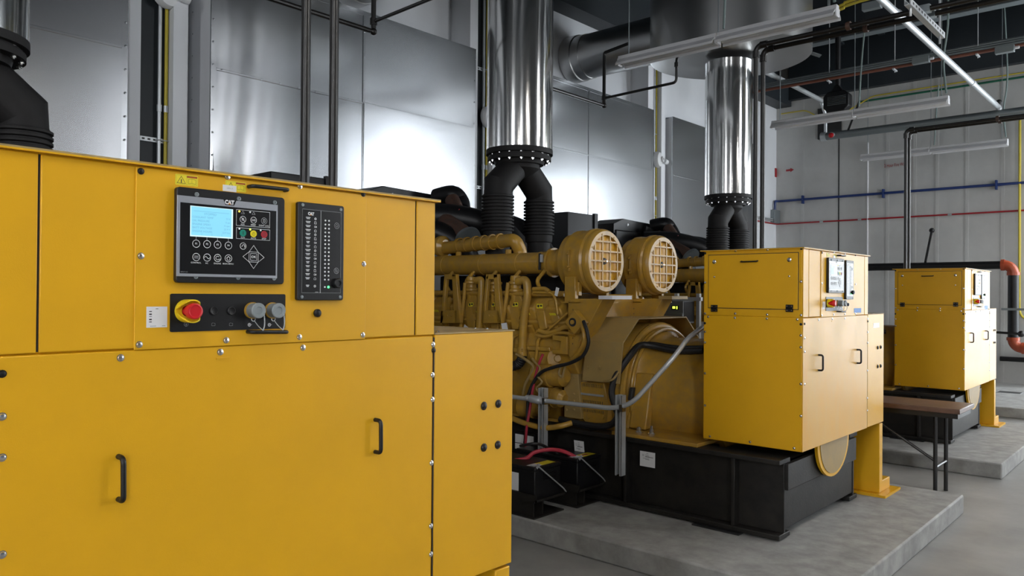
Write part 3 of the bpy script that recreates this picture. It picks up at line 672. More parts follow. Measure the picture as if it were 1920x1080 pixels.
for px, py in ((454,398.5),(474,400)):
    y, z = G(px, py); B(PRNG).lineX(XI+.0004, [(y-.004, z-.0032), (y+.0035, z-.0032), (y, z+.0036)], .0008, True).lineX(XI+.0004, [(y+.0012, z+.0036), (y+.0052, z-.0030)], .0007).make('alarm_symbol', cp)
y, z = G(337.6, 509.5); B(PRNG).text('EMCP 4.2', .0042, (XI+.0004, y, z), align='LEFT').make('model_marking', cp, smooth=0)

# ---- annunciator
ay0 = F(552.5, 378).y; ay1 = F(638.5, 387).y; az1 = F(552.5, 378.5).z; az0 = F(552.5, 563).z
an = B(BLK).rprismX(XPL, XPL+.014, ay0, ay1, az0, az1, .006).make('annunciator_panel', cab, bevel=.002)
XA = XPL+.014; AW = ay1-ay0; AH = az1-az0
def Q(u, v): return (ay0+AW*u, az1-AH*v)
b = B(BLKP).rectX(XA+.0006, *(Q(.08, 0)[0], Q(.47, 0)[0]), Q(0, .925)[1], Q(0, .07)[1]); b.rectX(XA+.0006, Q(.485, 0)[0], Q(.93, 0)[0], Q(0, .925)[1], Q(0, .07)[1])
b.use(PRNG).frameX(XA+.0008, Q(.08, 0)[0], Q(.93, 0)[0], Q(0, .925)[1], Q(0, .07)[1], .0008).rectX(XA+.0009, Q(.470, 0)[0], Q(.485, 0)[0], Q(0, .925)[1], Q(0, .07)[1])
b.make('legend_face', an)
for u, v in ((.09, .03), (.92, .04), (.09, .965), (.92, .965)):
    y, z = Q(u, v); B(GALVD).lathe((XA, y, z), (1,0,0), [(0,.0045),(.0015,.0045),(.002,.0022)], 10).make('screw', an)
y, z = Q(.265, .115); XT = XA+.0010
b = B(PRINT).text('CAT', .0105, (XT, y, z), bold=.065, sx=.9); b.use(ORNG).poly([(XT+.0004, y-.004, z-.0036), (XT+.0004, y+.002, z-.0036), (XT+.0004, y-.001, z-.0006)]); b.make('logo', an, smooth=0)
rd = random.Random(5)
for i in range(17):
    v = .170+.0410*i if i < 16 else .862
    for u in (.575, .655):
        y, z = Q(u, v); lit = (i == 16 and u > .6)
        r = .0036 if lit else .0024
        B(LEDG if lit else LEDW).lathe((XA+.0006, y, z), (1,0,0), [(0, r), (.0012, r), (.0018, r*.6), (.002, .0001)], 10).make('indicator_lamp', an)
    y, z = Q(.205, v-.012); wd = rd.uniform(.010, .016); b = B(PRINT)
    b.rectX(XT, y-wd*.5, y+wd*.5, z+.0003, z+.0022); b.rectX(XT, y-wd*.36, y+wd*.36, z-.0030, z-.0011)
    b.make('legend_line', an)
    y, z = Q(.36, v-.008); b = B(PRINT); k = i % 4
    if k == 0: b.ringX(XT, y, z, .0022, .0034, 14); b.lineX(XT+.0002, [(y-.0015, z+.001), (y+.0015, z-.001)], .0008)
    elif k == 1: b.lineX(XT, [(y-.003, z+.003), (y+.002, z+.003), (y+.003, z-.003), (y-.003, z-.003)], .001, True)
    elif k == 2: b.ringX(XT, y-.001, z, .0018, .0028, 12); b.rectX(XT, y+.002, y+.004, z-.002, z+.002)
    else: b.lineX(XT, [(y-.003, z-.003), (y-.003, z+.001), (y, z+.003), (y+.003, z+.001), (y+.003, z-.003)], .001, True)
    b.make('legend_symbol', an)
for u, v in ((.825, .215), (.825, .69)):
    y, z = Q(u, v); b = B(BLKP).lathe((XA+.0006, y, z), (1,0,0), [(0,.008),(.001,.008)], 20); b.use(PRNG).ringX(XA+.0018, y, z, .0072, .0083).ringX(XA+.0018, y, z, .0030, .0040, 14)
    if v > .5: b.lineX(XA+.0019, [(y-.005, z+.005), (y+.005, z-.005)], .001)
    b.make('button', an, smooth=0)
y, z = Q(.845, .82); B(BLK).lathe((XA, y, z), (1,0,0), [(0,.013),(.010,.0135),(.012,.012),(.012,.007),(.009,.006),(.009,.0005)], 24).make('alarm_horn', an)
y, z = Q(.40, .915); B(PRNG).rectX(XT, y-.005, y+.005, z-.0008, z+.0008).make('part_mark', an)

# ---- emergency stop plate
ey0 = F(317.5, 550).y; ey1 = F(533, 551).y; ez1 = F(317.5, 550.5).z; ez0 = F(317.5, 622.5).z
sp = B(BLK).rprismX(XPL, XPL+.0025, ey0, ey1, ez0, ez1, .004).make('switch_plate', cab)
XE = XPL+.0025
def E(px, py): q = F(px, py, XE); return (q.y, q.z)
y, z = E(349, 583)
b = B(BRT)       # two-lipped yellow shroud round the button
ro, ri, dp = .0275, .0245, .036
b.lathe((XE, y, z), (1,0,0), [(0, ro), (.006, ro), (.006, .013), (.0, .013)], 28, False)
for s in (1, -1):
    vs = []; fs = []; nn = 16
    for i in range(nn+1):
        q = s*(PI/2) + (i/nn-.5)*PI*.86; e = 1-abs(i/nn-.5)*2; d = .012+(dp-.012)*min(1, e*1.9)
        for r in (ro, ri):
            for x in (0, d): vs.append((XE+x, y+math.cos(q)*r, z+math.sin(q)*r))
    for i in range(nn):
        k = i*4; fs += [(k, k+4, k+5, k+1), (k+2, k+3, k+7, k+6), (k+1, k+5, k+7, k+3), (k, k+2, k+6, k+4)]
    fs += [(0, 1, 3, 2), (nn*4, nn*4+2, nn*4+3, nn*4+1)]
    b.add(vs, fs)
b.make('button_shroud', sp)
B(REDP).lathe((XE, y, z), (1,0,0), [(0,.011),(.028,.012),(.030,.0185),(.042,.0195),(.047,.018),(.048,.015),(.0465,.013),(.0465,.0005)], 32).make('emergency_stop_button', sp)
for px, py in ((401, 583), (433.5, 583)):
    y, z = E(px, py); B(BLK).lathe((XE, y, z), (1,0,0), [(0,.0105),(.003,.0105),(.004,.009),(.003,.007),(.003,.0005)], 24).make('blanking_plug', sp)
for px in (472, 509.5):
    y, z = E(px, 582)
    B(ENG).lathe((XE, y, z), (1,0,0), [(0,.021),(.006,.021),(.006,.016)], 28).make('socket_flange', sp)
    b = B(GRYP).lathe((XE+.004, y, z), (1,0,0), [(0,.0185),(.022,.0185),(.024,.0195),(.030,.0195),(.032,.018),(.032,.010),(.030,.009),(.030,.0005)], 28)
    for i in range(4): q = i*PI/2+.6; b.use(INK).lathe((XE+.0322, y+math.cos(q)*.0145, z+math.sin(q)*.0145), (1,0,0), [(0,.0016),(.0004,.0016)], 8)
    b.make('connector_cap', sp)
    pts = spline([(XE+.034, y+.014, z-.006), (XE+.036, y+.015, z-.022), (XE+.034, y+.016, z-.038), (XE+.026, y+.017, z-.050)], 8)
    b = B(GALV)
    for i in range(len(pts)-1): b.tube([pts[i]+Vector((.0013, 0, 0))*((i % 2)*2-1), pts[i+1]-Vector((.0013, 0, 0))*((i % 2)*2-1)], .0014, 5)
    b.make('cap_chain', sp)
    b = B(GALV).tube(fil([(XE+.006, y+.004, z-.026), (XE+.014, y+.011, z-.040), (XE+.026, y+.017, z-.050)], .005), .0011, 5)
    b.tube([(XE+.005, y+.002+math.cos(q)*.0052, z-.022+math.sin(q)*.0052) for q in [2*PI*i/14 for i in range(14)]], .0010, 5, closed=True); b.make('chain_ring', sp)
    y2, z2 = E(px-4.5, 609); b = B(PRINT).ringX(XE+.0003, y2, z2, .0030, .0044, 18); b.ringX(XE+.0003, y2, z2, 0.0004, .0016, 10); b.lineX(XE+.0003, [(y2+.0045, z2), (y2+.007, z2+.001)], .0006); b.make('socket_symbol', sp)
y, z = E(349, 608); b = B(PRNG).ringX(XE+.0003, y, z, .0044, .0052, 18).ringX(XE+.0003, y, z, .0012, .0018, 10); b.rectX(XE+.0003, y-.0005, y+.0005, z-.004, z+.002); b.make('stop_symbol', sp)
for px in (400, 433):
    y, z = E(px, 608); B(PRNG).lineX(XE+.0003, [(y-.0005, z+.0036), (y-.0042, z+.0024), (y-.0042, z-.0036), (y+.0042, z-.0036), (y+.0042, z+.0024), (y+.001, z+.0026)], .0006).make('plug_symbol', sp)

# ---- stickers on the plate
def warning(pa, pb, nm='warning_label'):
    a = F(*pa, XPL); c = F(*pb, XPL); y0, y1, z1, z0 = a.y, c.y, a.z, c.z; x = XPL+.0006; w = y1-y0; h = z1-z0; ym = y0+w*.5
    b = B(WARN); b.rprismX(XPL, x, y0, y1, z0, z1, .002); e = x+.0002
    b.use(OLIVE).frameX(e, y0+.002, y1-.002, z0+.002, z1-.002, .0005); b.rectX(e, ym-.0003, ym+.0003, z0+.002, z1-.002)
    b.use(WARNO).rectX(e+.0001, ym+.0003, y1-.002, z1-h*.26, z1-.002)
    b.use(INK).lineX(e+.0001, [(y0+w*.08, z0+h*.18), (y0+w*.44, z0+h*.18), (y0+w*.26, z0+h*.82)], .0010, True); b.lineX(e+.0002, [(y0+w*.26, z0+h*.25), (y0+w*.26, z0+h*.5)], .0022)
    b.use(OLIVE).lineX(e+.0001, [(ym+w*.07, z0+h*.2), (ym+w*.07, z0+h*.6), (ym+w*.22, z0+h*.66), (ym+w*.40, z0+h*.6), (ym+w*.40, z0+h*.2), (ym+w*.23, z0+h*.26)], .0010, True); b.lineX(e+.0001, [(ym+w*.225, z0+h*.26), (ym+w*.225, z0+h*.66)], .0006)
    return b.make(nm, cab, smooth=0)
warning((328.5, 325.5), (371, 350.5)); warning((422.5, 338), (461, 361))
a = F(418, 346, XPL+.0008); c = F(443, 360.5, XPL+.0008)
b = B(WHTP).box(XPL, XPL+.0012, a.y, c.y, c.z, a.z); b.use(PRNG).text('GEN. 5', .0052, (XPL+.0015, (a.y+c.y)/2, (a.z+c.z)/2)); tag(b.make('name_sticker', cab, smooth=0), 'small white sticker lettered with the generator number')
a = F(274.5, 575, XPL); c = F(313, 613.5, XPL)
b = B(WHTP).box(XPL, XPL+.0008, a.y, c.y, c.z, a.z); b.use(INK); y = a.y+.009
for i, w in enumerate((.002, .003, .0012, .003, .002)): b.rectX(XPL+.001, y-.003, y+.003, a.z-.010-i*.006-w, a.z-.010-i*.006)
b.use(PRNG).rectX(XPL+.001, (a.y+c.y)/2-.003, (a.y+c.y)/2+.003, a.z-.006, a.z-.004).rectX(XPL+.001, a.y+.008, a.y+.022, c.z+.003, c.z+.0042).rectX(XPL+.001, c.y-.012, c.y-.004, c.z+.003, c.z+.0042)
b.make('asset_sticker', cab)

# ---- left side face: access door with hinges and latches (seen on the two farther cabinets)
Y2 = CY0+S
def D(px, py): q = PY(px, py, Y2); return Vector((q.x, q.y-S, q.z))
a = D(1329, 479); c = D(1496, 580)
B(INK).box(a.x-.004, c.x+.004, CY0+.0005, CY0+.002, c.z-.004, a.z+.004).make('door_gap', cab)
dr = B(YEL).box(a.x, c.x, CY0-.003, CY0+.002, c.z, a.z).make('access_door', cab, bevel=.002)
for px in (1340, 1481):
    q = D(px, 578); b = B(BLK).box(q.x-.022, q.x+.022, CY0-.010, CY0-.003, q.z-.022, q.z-.002).box(q.x-.022, q.x+.022, CY0-.010, CY0-.003, q.z+.002, q.z+.022).cyl((q.x-.02, CY0-.010, q.z), (q.x+.02, CY0-.010, q.z), .005, n=8)
    b.use(ZINC)
    for dx in (-.014, .014):
        for dz in (-.013, .013): b.lathe((q.x+dx, CY0-.010, q.z+dz), (0,-1,0), [(0,.004),(.002,.003)], 8)
    b.make('hinge', dr)
for px, py in ((1340, 491), (1480.5, 487)):
    q = D(px, py); B(ZINC).lathe((q.x, CY0-.003, q.z), (0,-1,0), [(0,.013),(.004,.013),(.006,.010),(.006,.004),(.004,.0035)], 18).make('latch', dr)
p0 = D(1391, 490); p1 = D(1421, 489)
B(BLK).tube(fil([(p0.x, CY0-.003, p0.z), (p0.x, CY0-.022, p0.z-.004), (p1.x, CY0-.022, p1.z-.004), (p1.x, CY0-.003, p1.z)], .01), .0048, 10).make('handle', dr)
for px, py in ((1340, 519.5), (1480, 518)): q = D(px, py); bolt(dr, (q.x, CY0-.003, q.z), 'y', .005, ZINC, 'screw')
xl, xr = CX0+.012, FX-.018
for px, py, m in ((1322,475,1),(1379,470,0),(1439,468,0),(1502.5,466,1),(1322,530,0),(1502,528,0),(1322,588,0),(1378.5,588,0),(1438.5,590,0),(1502,591,0),
                  (1328,594,0),(1378,596,0),(1438,597.5,0),(1495,599,0),(1321.5,606,1),(1501.5,608,1),(1322,622,0),(1501.5,629,0),(1322,642,0),(1501.5,651,0),(1322,700,0),(1501.5,720,0),(1322,760,0),(1501.5,780,0)):
    q = D(px, py); bolt(cab, (q.x, CY0+.001, q.z), 'y', .0066, BLK if m else ZINC)
for x in (CX0+.05, -2.13, FX-.05): bolt(cab, (x, CY0+.001, ZB+.02), 'y', .0066)

# ---- side box, its foot, and the half-round guard
sx0, sx1, sy0_, sy1_, szt = -2.47, FX-.002, CY1+.004, 2.012, 1.493
B(YEL).box(sx0, sx1, sy0_, sy1_, .682, szt-.004).make('side_box', cab, bevel=.003)
B(YELD).box(sx0, sx1+.002, sy0_-.002, sy1_+.006, szt-.004, szt).make('side_box_lid', cab)
B(INK).box(FX-.006, FX-.003, CY1, sy0_, .7, 1.48).make('box_seam', cab)
for px, py in ((907,761),(934,757),(907,839),(933,834)):
    q = F(px, py, sx1); bolt(cab, (sx1, q.y, q.z), 'x', .0115, BLK, 'plug')
for x, y in ((-1.85, 1.70), (-1.95, 1.97), (-2.2, 1.97), (-1.9, 1.98)): bolt(cab, (x, y, szt), 'z', .006, ZINC)
b = B(YEL); x0, x1 = sx1-.30, sx1-.004
ya, yb = 1.935, 2.008
b.prism([(x1, ya, .672), (x1, ya, .158), (x1, 2.19, .158), (x1, 2.19, .24), (x1, yb, .24), (x1, yb, .672)], (x0-x1, 0, 0)); b.make('support_foot', cab, bevel=.004)
B(YEL).box(x0-.03, x1+.06, ya-.06, 2.25, .14, .158).make('foot_plate', cab)
q = PX(1826, 724, FX-.05); y = q.y-2*S
pts = [(FX-.05, y-.29, ZB), (FX-.05, y+.29, ZB)] + [(FX-.05, y+.29*math.cos(t_), ZB-.02-.24*math.sin(t_)) for t_ in [PI*i/20 for i in range(21)]]
B(YEL).prism(pts, (-.02, 0, 0)).make('half_round_guard', cab)
pts2 = [(FX-.046, y+(p[1]-y)*.86, ZB-.005+(p[2]-ZB)*.90) for p in pts]
B(ENGD).prism(pts2, (-.004, 0, 0)).make('guard_face', cab)
CABL = {1: 'middle yellow generator control cabinet with streaked lower door', 2: 'farthest yellow generator control cabinet on exposed black skid'}
cabs = [cab] + [copy_tree(cab, (0, k*S, 0), CABL[k]) for k in (1, 2)]
# the sticker lettering belongs to the first cabinet alone; the later two carry a blank one
a = F(418, 346, XPL+.0008); c = F(443, 360.5, XPL+.0008)
for k in (1, 2):
    for o in [o for o in cabs[k].children if o.name.startswith('name_sticker')]: bpy.data.objects.remove(o)
    B(WHTP).box(XPL, XPL+.0012, a.y+k*S, c.y+k*S, c.z, a.z).make('name_sticker', cabs[k])
for k, (px, py, w, h) in enumerate(((1608, 582, 13, 8), (1849, 576.5, 6, 7))):
    a = PX(px-w/2, py-h/2, FX+.004); c = PX(px+w/2, py+h/2, FX+.004)
    tag(B(TAPE).box(FX+.0036, FX+.0044, a.y, c.y, c.z, a.z).make('masking_tape', org=(FX+.004, a.y, c.z)), 'piece of blue tape stuck on the %s control cabinet' % ('middle', 'farthest')[k], 'tape', 'pieces of blue tape')
for o in cabs[1].children:
    if o.name.startswith('lower_door'): o.data = o.data.copy(); o.data.materials[0] = YELS
a = PX(1638, 606, FX); c = PX(1649, 614, FX)
tag(B(WHTP).box(FX-.002, FX-.001, a.y, c.y, c.z, a.z).make('paper_label', org=(FX, a.y, c.z)), 'small white paper label on the side box of the middle cabinet', 'label')
# ================================================================== generator sets (the middle one is modelled from the photo, then copied)
GY = 5.21
gen = thing('generator_set', (-3.9, GY, .14), 'middle yellow diesel generator, its two round air cleaners in full view', 'generator', 'diesel generators in a row')
def V(px, py, Y): return PY(px, py, Y)
# skid
b = B(SKID)
for y in (4.60, 5.82):
    b.box(-5.9, -1.90, y-.08, y+.08, .60, .63).box(-5.9, -1.90, y-.08, y+.08, .15, .18).box(-5.9, -1.90, y-.012, y+.012, .18, .60)
for x in (-1.92, -2.5, -3.2, -4.2, -5.0, -5.85): b.box(x-.015, x+.015, 4.60, 5.82, .2, .6)
b.box(-2.4, -1.88, 4.60, 5.82, .44, .6)
for x in (-2.2, -3.0, -3.8, -4.6): b.box(x-.012, x+.012, 4.52, 4.60, .18, .60)
b.make('skid_frame', gen, bevel=.004)
for k, x in enumerate((-2.3, -3.6, -5.2)): B(RUB).box(x-.16, x+.16, 4.48, 4.72, .14, .15).box(x-.16, x+.16, 5.70, 5.94, .14, .15).make('isolator_pad', gen)
# alternator
AZ, AR = .875, .42
al = B(ENG).lathe((-2.42, GY, AZ), (-1,0,0), [(0, AR-.02), (.02, AR), (.62, AR), (.66, AR+.02), (.70, AR+.06), (.74, AR+.065)], 48).make('alternator', gen)
for y, s in ((4.60, 1), (5.82, -1)):
    b = B(ENG).box(-3.12, -2.45, min(y-s*.07, y+s*.26), max(y-s*.07, y+s*.26), .63, .655)
    for x in (-3.12, -2.5): b.prism([(x, y+s*.10, .655), (x, y+s*.32, .655), (x, y+s*.25, 1.0)], (.03, 0, 0))
    b.make('mounting_foot', al, bevel=.004)
for px in (1198, 1222):
    q = V(px, 808, 4.62); B(ZINC).lathe((q.x, 4.62, .655), (0,0,1), [(0,.028),(.01,.028),(.01,.018),(.035,.018),(.035,.010),(.06 if px > 1200 else .04,.010)], 10).make('foot_bolt', al)
b = B(ENG).prism([(-2.95, 4.735, .80), (-2.95, 4.70, .66), (-2.95, 4.78, .66), (-2.95, 4.83, 1.05), (-2.95, 4.79, 1.05)], (-.14, 0, 0)); b.make('lifting_lug', al, bevel=.01)
q = V(1185, 733, 4.72); b = B(INK).obox((q.x, 4.716, q.z-.02), (.017, 0, 0), (0, .02, 0), (0, .012, .045)); b.make('lug_hole', al, bevel=.008)
for x_, m_ in ((V(979, 830, 4.47).x, WHTP), (V(997, 830, 4.47).x, TAPE)):
    za_ = V(985, 845, 4.47).z; b = B(BLK).box(x_-.05, x_+.05, 4.44, 4.51, za_-.05, za_+.14); b.use(WHTP).box(x_-.044, x_+.044, 4.4385, 4.44, za_+.06, za_+.125); b.use(m_).box(x_-.044, x_+.044, 4.438, 4.4385, za_+.01, za_+.055); b.make('filter_canister', gen, bevel=.004)
# flywheel housing, rim ring, coupling guard, grilles
HZ, HR = .88, .52
B(ENG).lathe((-3.16, GY, HZ), (-1,0,0), [(0, .44), (.0, HR-.01), (.02, HR), (.30, HR), (.34, HR+.03), (.40, HR+.03)], 48).make('flywheel_housing', gen)
b = B(ENG)
b.tube([(-3.15, GY+math.cos(q)*(HR-.02), HZ+math.sin(q)*(HR-.02)) for q in [2*PI*i/48 for i in range(48)]], .028, 10, closed=True)
b.tube([(-3.09, GY+math.cos(q)*(AR+.055), HZ+math.sin(q)*(AR+.055)) for q in [2*PI*i/48 for i in range(48)]], .014, 8, closed=True); b.make('flange_ring', gen)
# dusty bent guard over the coupling
pg = [(4.61, .98), (4.655, 1.275), (4.86, 1.445), (5.56, 1.445), (5.765, 1.275), (5.81, .98)]
inn = [(5.80, .98), (5.755, 1.27), (5.555, 1.435), (4.865, 1.435), (4.665, 1.27), (4.62, .98)]
B(ENGD).prism([(-3.44, y, z) for y, z in pg+inn], (.33, 0, 0)).make('coupling_guard', gen, smooth=20, bevel=.003)
for px in (1099, 1122): q = V(px, 690, 4.60); B(ENGD).lathe((q.x, 4.618, q.z), (0,-1,0), [(0,.012),(.008,.011)], 10).make('guard_bolt', gen)
# vented lower covers of the housing
def side_panel(pxs, Y, th, m, nm, par): 
    P4 = [V(x, y, Y) for x, y in pxs]; return B(m).prism(P4, (0, th, 0)).make(nm, par, bevel=.003)
lp = side_panel([(1085, 716), (1132, 718), (1141, 760), (1138, 796), (1100, 795), (1086, 775)], 4.66, .2, ENG, 'vent_cover', gen)
def grille(c0, c1, Y, nbar, par):
    a = V(*c0, Y); c = V(*c1, Y); b = B(INK).box(a.x, c.x, Y-.002, Y, c.z, a.z); b.use(ENG)
    for i in range(nbar): x = a.x+(c.x-a.x)*(i+.5)/nbar; b.box(x-.0035, x+.0035, Y-.007, Y-.002, c.z, a.z)
    return b.make('vent_grille', par)
grille((1091, 718), (1129, 728), 4.655, 12, lp); grille((1092, 749), (1130, 762), 4.655, 12, lp); grille((1093, 766), (1131, 776), 4.655, 12, lp)
a = V(1084, 737, 4.65); c = V(1132, 743, 4.65); b = B(INK).box(a.x, c.x, 4.650, 4.654, c.z, a.z); b.use(GALV).box(a.x, c.x, 4.646, 4.650, a.z-.004, a.z+.006).box(a.x, c.x, 4.646, 4.650, c.z-.006, c.z+.004); b.make('clamp_strip', lp)
for px in (1101, 1128): q = V(px, 782, 4.65); B(ENG).lathe((q.x, 4.66, q.z), (0,-1,0), [(0,.018),(.008,.016)], 12).make('cover_bolt', lp)
sp2 = side_panel([(1057, 700), (1084, 702), (1090, 786), (1058, 782)], 4.63, .25, ENGD, 'side_cover', gen)
for py in (706, 737, 750, 766):
    for px in (1062, 1076): q = V(px, py+2, 4.63); bolt(sp2, (q.x, 4.63, q.z), 'y', .009, ENGD, 'cover_bolt')
# engine block
XE0, XE1 = -3.50, -5.75
pb = [(4.78, .63), (4.70, .95), (4.60, 1.10), (4.58, 1.22), (4.72, 1.50), (5.0, 1.62), (5.42, 1.62), (5.70, 1.50), (5.84, 1.22), (5.82, 1.10), (5.72, .95), (5.64, .63)]
blk = B(ENG).prism([(XE0, y, z) for y, z in pb], (XE1-XE0, 0, 0)).make('engine_block', gen, bevel=.01)
b = B(ENG).box(XE1, XE0, 4.72, 5.70, .58, .64)
b.make('oil_pan', gen, bevel=.02)
# side inspection covers on the block
for i in range(1, 6):
    x0 = -3.95-i*.30; b = B(ENG).obox((x0-.12, 4.645, 1.02), (.125, 0, 0), (0, -.045, .085), (0, -.016, -.010)); b.obox((x0-.12, 4.590, 1.125), (.13, 0, 0), (0, .0, .018), (0, -.018, 0)); b.make('inspection_cover', gen, bevel=.006)
    for dx in (-.10, .0, .10): bolt(gen, (x0-.12+dx, 4.572, 1.125), 'y', .009, ENG, 'cover_bolt')
# cylinder heads with sloping covers, both banks
def head(x, s):
    yc = GY - s*.44; n_ = Vector((0, -s*.62, .78)).normalized(); t_ = Vector((0, -s*n_.z, -n_.y*-s*0-.62)).normalized()
    t_ = Vector((0, -s*.78, -.62)).normalized()
    c = Vector((x, yc-s*.03, 1.43))
    h = B(ENG).obox(c, (.112, 0, 0), t_*.14, n_*.075).make('cylinder_head', gen, bevel=.012)
    cc = c+n_*.12
    pts = [(-.10, -.12), (.10, -.12), (.10, .12), (-.10, .12)]
    lo = [cc-n_*.05+Vector((1,0,0))*u+t_*v for u, v in pts]; hi = [cc+n_*.05+Vector((1,0,0))*u*.78+t_*v*.72 for u, v in pts]
    b = B(ENG).add(lo+hi, [(0,3,2,1),(4,5,6,7),(0,1,5,4),(1,2,6,5),(2,3,7,6),(3,0,4,7)]); b.make('valve_cover', h, bevel=.016, seg=3)
    q = c+t_*.142
    B(ENG).obox(q+t_*.012, (.05, 0, 0), n_*.05, t_*.012).make('head_boss', h, bevel=.008)
    lo = c+t_*.10-n_*.10
    B(ENG).obox(lo, (.07, 0, 0), t_*.05, n_*.05).make('port_elbow', h, bevel=.015)
    if s > 0:
        lb = cc+t_*.104; B(WARN).obox(lb, (.03, 0, 0), n_*.016, t_*.0012).make('warning_tag', h)
    return h
for i in range(8):
    for s in (1, -1): head(-3.70-i*.262, s)
# tall canisters between the heads, with elbows and downpipes
def canister(px, top, bot, Y, r):
    a = V(px, top, Y); c = V(px, bot, Y)
    h = a.z-c.z
    return B(ENG).lathe((a.x, Y, c.z-.10), (0,0,1), [(0, r*.7), (.05, r*.8), (.10, r*.9), (.115, r*1.35), (.13, r*1.35), (.14, r*1.05), (.165, r*1.05), (.175, r*1.35), (.19, r*1.35), (.20, r), (h+.08, r), (h+.10, r*.9)], 24).make('water_outlet', gen)
YN = 4.56
for px, t_, bt in ((884, 519, 548), (928, 519, 550), (967, 517, 550)):
    canister(px, t_, bt, YN+.06, .045); o = lambda x, y: V(px-884+x, y, YN+.03)
    B(ENG).prism([o(*p) for p in ((877, 553), (892, 553), (899, 565), (897, 577), (892, 583), (889, 618), (876, 618), (871, 583), (871, 566))], (0, .12, 0)).make('rocker_housing', gen, bevel=.012, seg=3)
    q = o(883, 571); b = B(WARN).box(q.x-.03, q.x+.03, q.y-.0015, q.y, q.z-.016, q.z+.016); b.use(INK).box(q.x-.022, q.x-.004, q.y-.002, q.y-.0015, q.z-.010, q.z+.010).box(q.x+.004, q.x+.024, q.y-.002, q.y-.0015, q.z-.004, q.z+.010); b.make('warning_tag', gen)
B(ENG).prism([V(x, y, 4.60) for x, y in ((998, 568), (1007, 559), (1042, 557), (1050, 572), (1057, 604), (1046, 618), (1012, 626), (1004, 602))], (0, .2, 0)).make('end_housing', gen, bevel=.02, seg=3)
B(ENG).prism([V(x, y, 4.585) for x, y in ((1026, 564), (1040, 562), (1050, 603), (1034, 608))], (0, .04, 0)).make('housing_cover', gen, bevel=.01)
B(ENG).prism([V(x, y, 4.575) for x, y in ((1003, 584), (1020, 582), (1025, 616), (1012, 620))], (0, .05, 0)).make('housing_boss', gen, bevel=.008)
q = V(1012, 574, 4.597); b = B(WARN).box(q.x-.03, q.x+.03, q.y-.0015, q.y, q.z-.018, q.z+.018); b.use(INK).box(q.x-.022, q.x-.004, q.y-.002, q.y-.0015, q.z-.010, q.z+.010).box(q.x+.004, q.x+.024, q.y-.002, q.y-.0015, q.z-.004, q.z+.010); b.make('warning_tag', gen)
B(ENG).prism([V(x, y, 4.57) for x, y in ((990, 658), (1031, 660), (1036, 694), (1000, 690))], (0, .06, 0)).make('side_cover_plate', gen, bevel=.006)
B(ENG).prism([V(x, y, 4.55) for x, y in ((988, 649), (1030, 651), (1031, 659), (989, 657))], (0, .08, 0)).make('cover_flange', gen, bevel=.006)
for px, py in ((990, 653), (1009, 654), (1027, 655)): q = V(px, py, 4.55); bolt(gen, tuple(q), 'y', .011, ENG, 'cover_bolt')
def dpipe(pts, r, m=ENG, nm='coolant_pipe', Y=YN, f=.05, n=14):
    P3 = [V(x, y, Y) if len(p) == 2 else V(p[0], p[1], p[2]) for p in pts for x, y in [p[:2]]]
    return B(m).tube(fil(P3, f, 8), r, n).make(nm, gen)
dpipe([(970, 528), (987, 523), (990, 548), (982, 600), (979, 655)], .033, f=.07)
q = V(979, 655, YN); b = B(ENG).box(q.x-.06, q.x+.03, YN-.035, YN+.2, q.z-.02, q.z+.01).cyl((q.x, YN, q.z-.05), (q.x, YN, q.z+.02), .042, n=18); b.make('pipe_bracket', gen)
hs = spline([V(979, 662, YN), V(978, 674, YN), V(970, 684, YN), V(955, 688, YN-.04)], 8)
B(RUB).tube(hs, [.040 if i % 2 else .036 for i in range(len(hs))], 14).make('black_hose', gen)
dpipe([(893, 526), (903, 524), (902, 560), (898, 625)], .030, f=.06)
dpipe([(872, 530), (870, 560), (862, 625)], .016); dpipe([(953, 530), (948, 570), (940, 620)], .017)
dpipe([(1000, 542), (1022, 541), (1030, 547)], .017); dpipe([(1000, 548), (1036, 549), (1042, 562), (1046, 590)], .010)
dpipe([(1010, 620), (1030, 626), (1060, 612), (1072, 615)], .018, f=.1); dpipe([(1005, 628), (1022, 632), (1050, 622), (1078, 628)], .013, f=.1)
dpipe([(1025, 622), (1060, 590), (1064, 586)], .008)
B(WHTP).obox(V(1044, 547, YN-.05), (.012, 0, -.004), (0, .004, 0), (.008, 0, .03)).make('paper_tag', gen)
B(WHTP).obox(V(946, 612, YN-.05), (.028, 0, .004), (0, .003, 0), (-.006, 0, .026)).make('paper_tag', gen)
B(WHTP).obox(V(874, 614, YN-.05), (.022, 0, -.012), (0, .003, 0), (.004, 0, .012)).make('paper_tag', gen)
# A-shaped brackets carrying the long intake pipe
def aframe(px):
    o = lambda x, y: V(px+x, y, YN-.05)
    b = B(ENG); th = (0, .035, 0)
    tl, tr, bl, br = o(-8, 514), o(14, 514), o(-16, 606), o(22, 606)
    b.prism([tl, o(-3, 514), o(-9, 580), o(-9, 606), bl], th); b.prism([o(6, 514), tr, br, o(12, 606), o(9, 580)], th); b.prism([tl, tr, o(13, 524), o(-8, 524)], th); b.prism([o(-14, 582), o(16, 582), br, bl], th)
    for x in (-2, 6): q = o(x, 592); b.lathe((q.x, q.y, q.z), (0,-1,0), [(0,.010),(.008,.009)], 10)
    return b.make('pipe_support', gen, bevel=.004)
aframe(919); aframe(841)
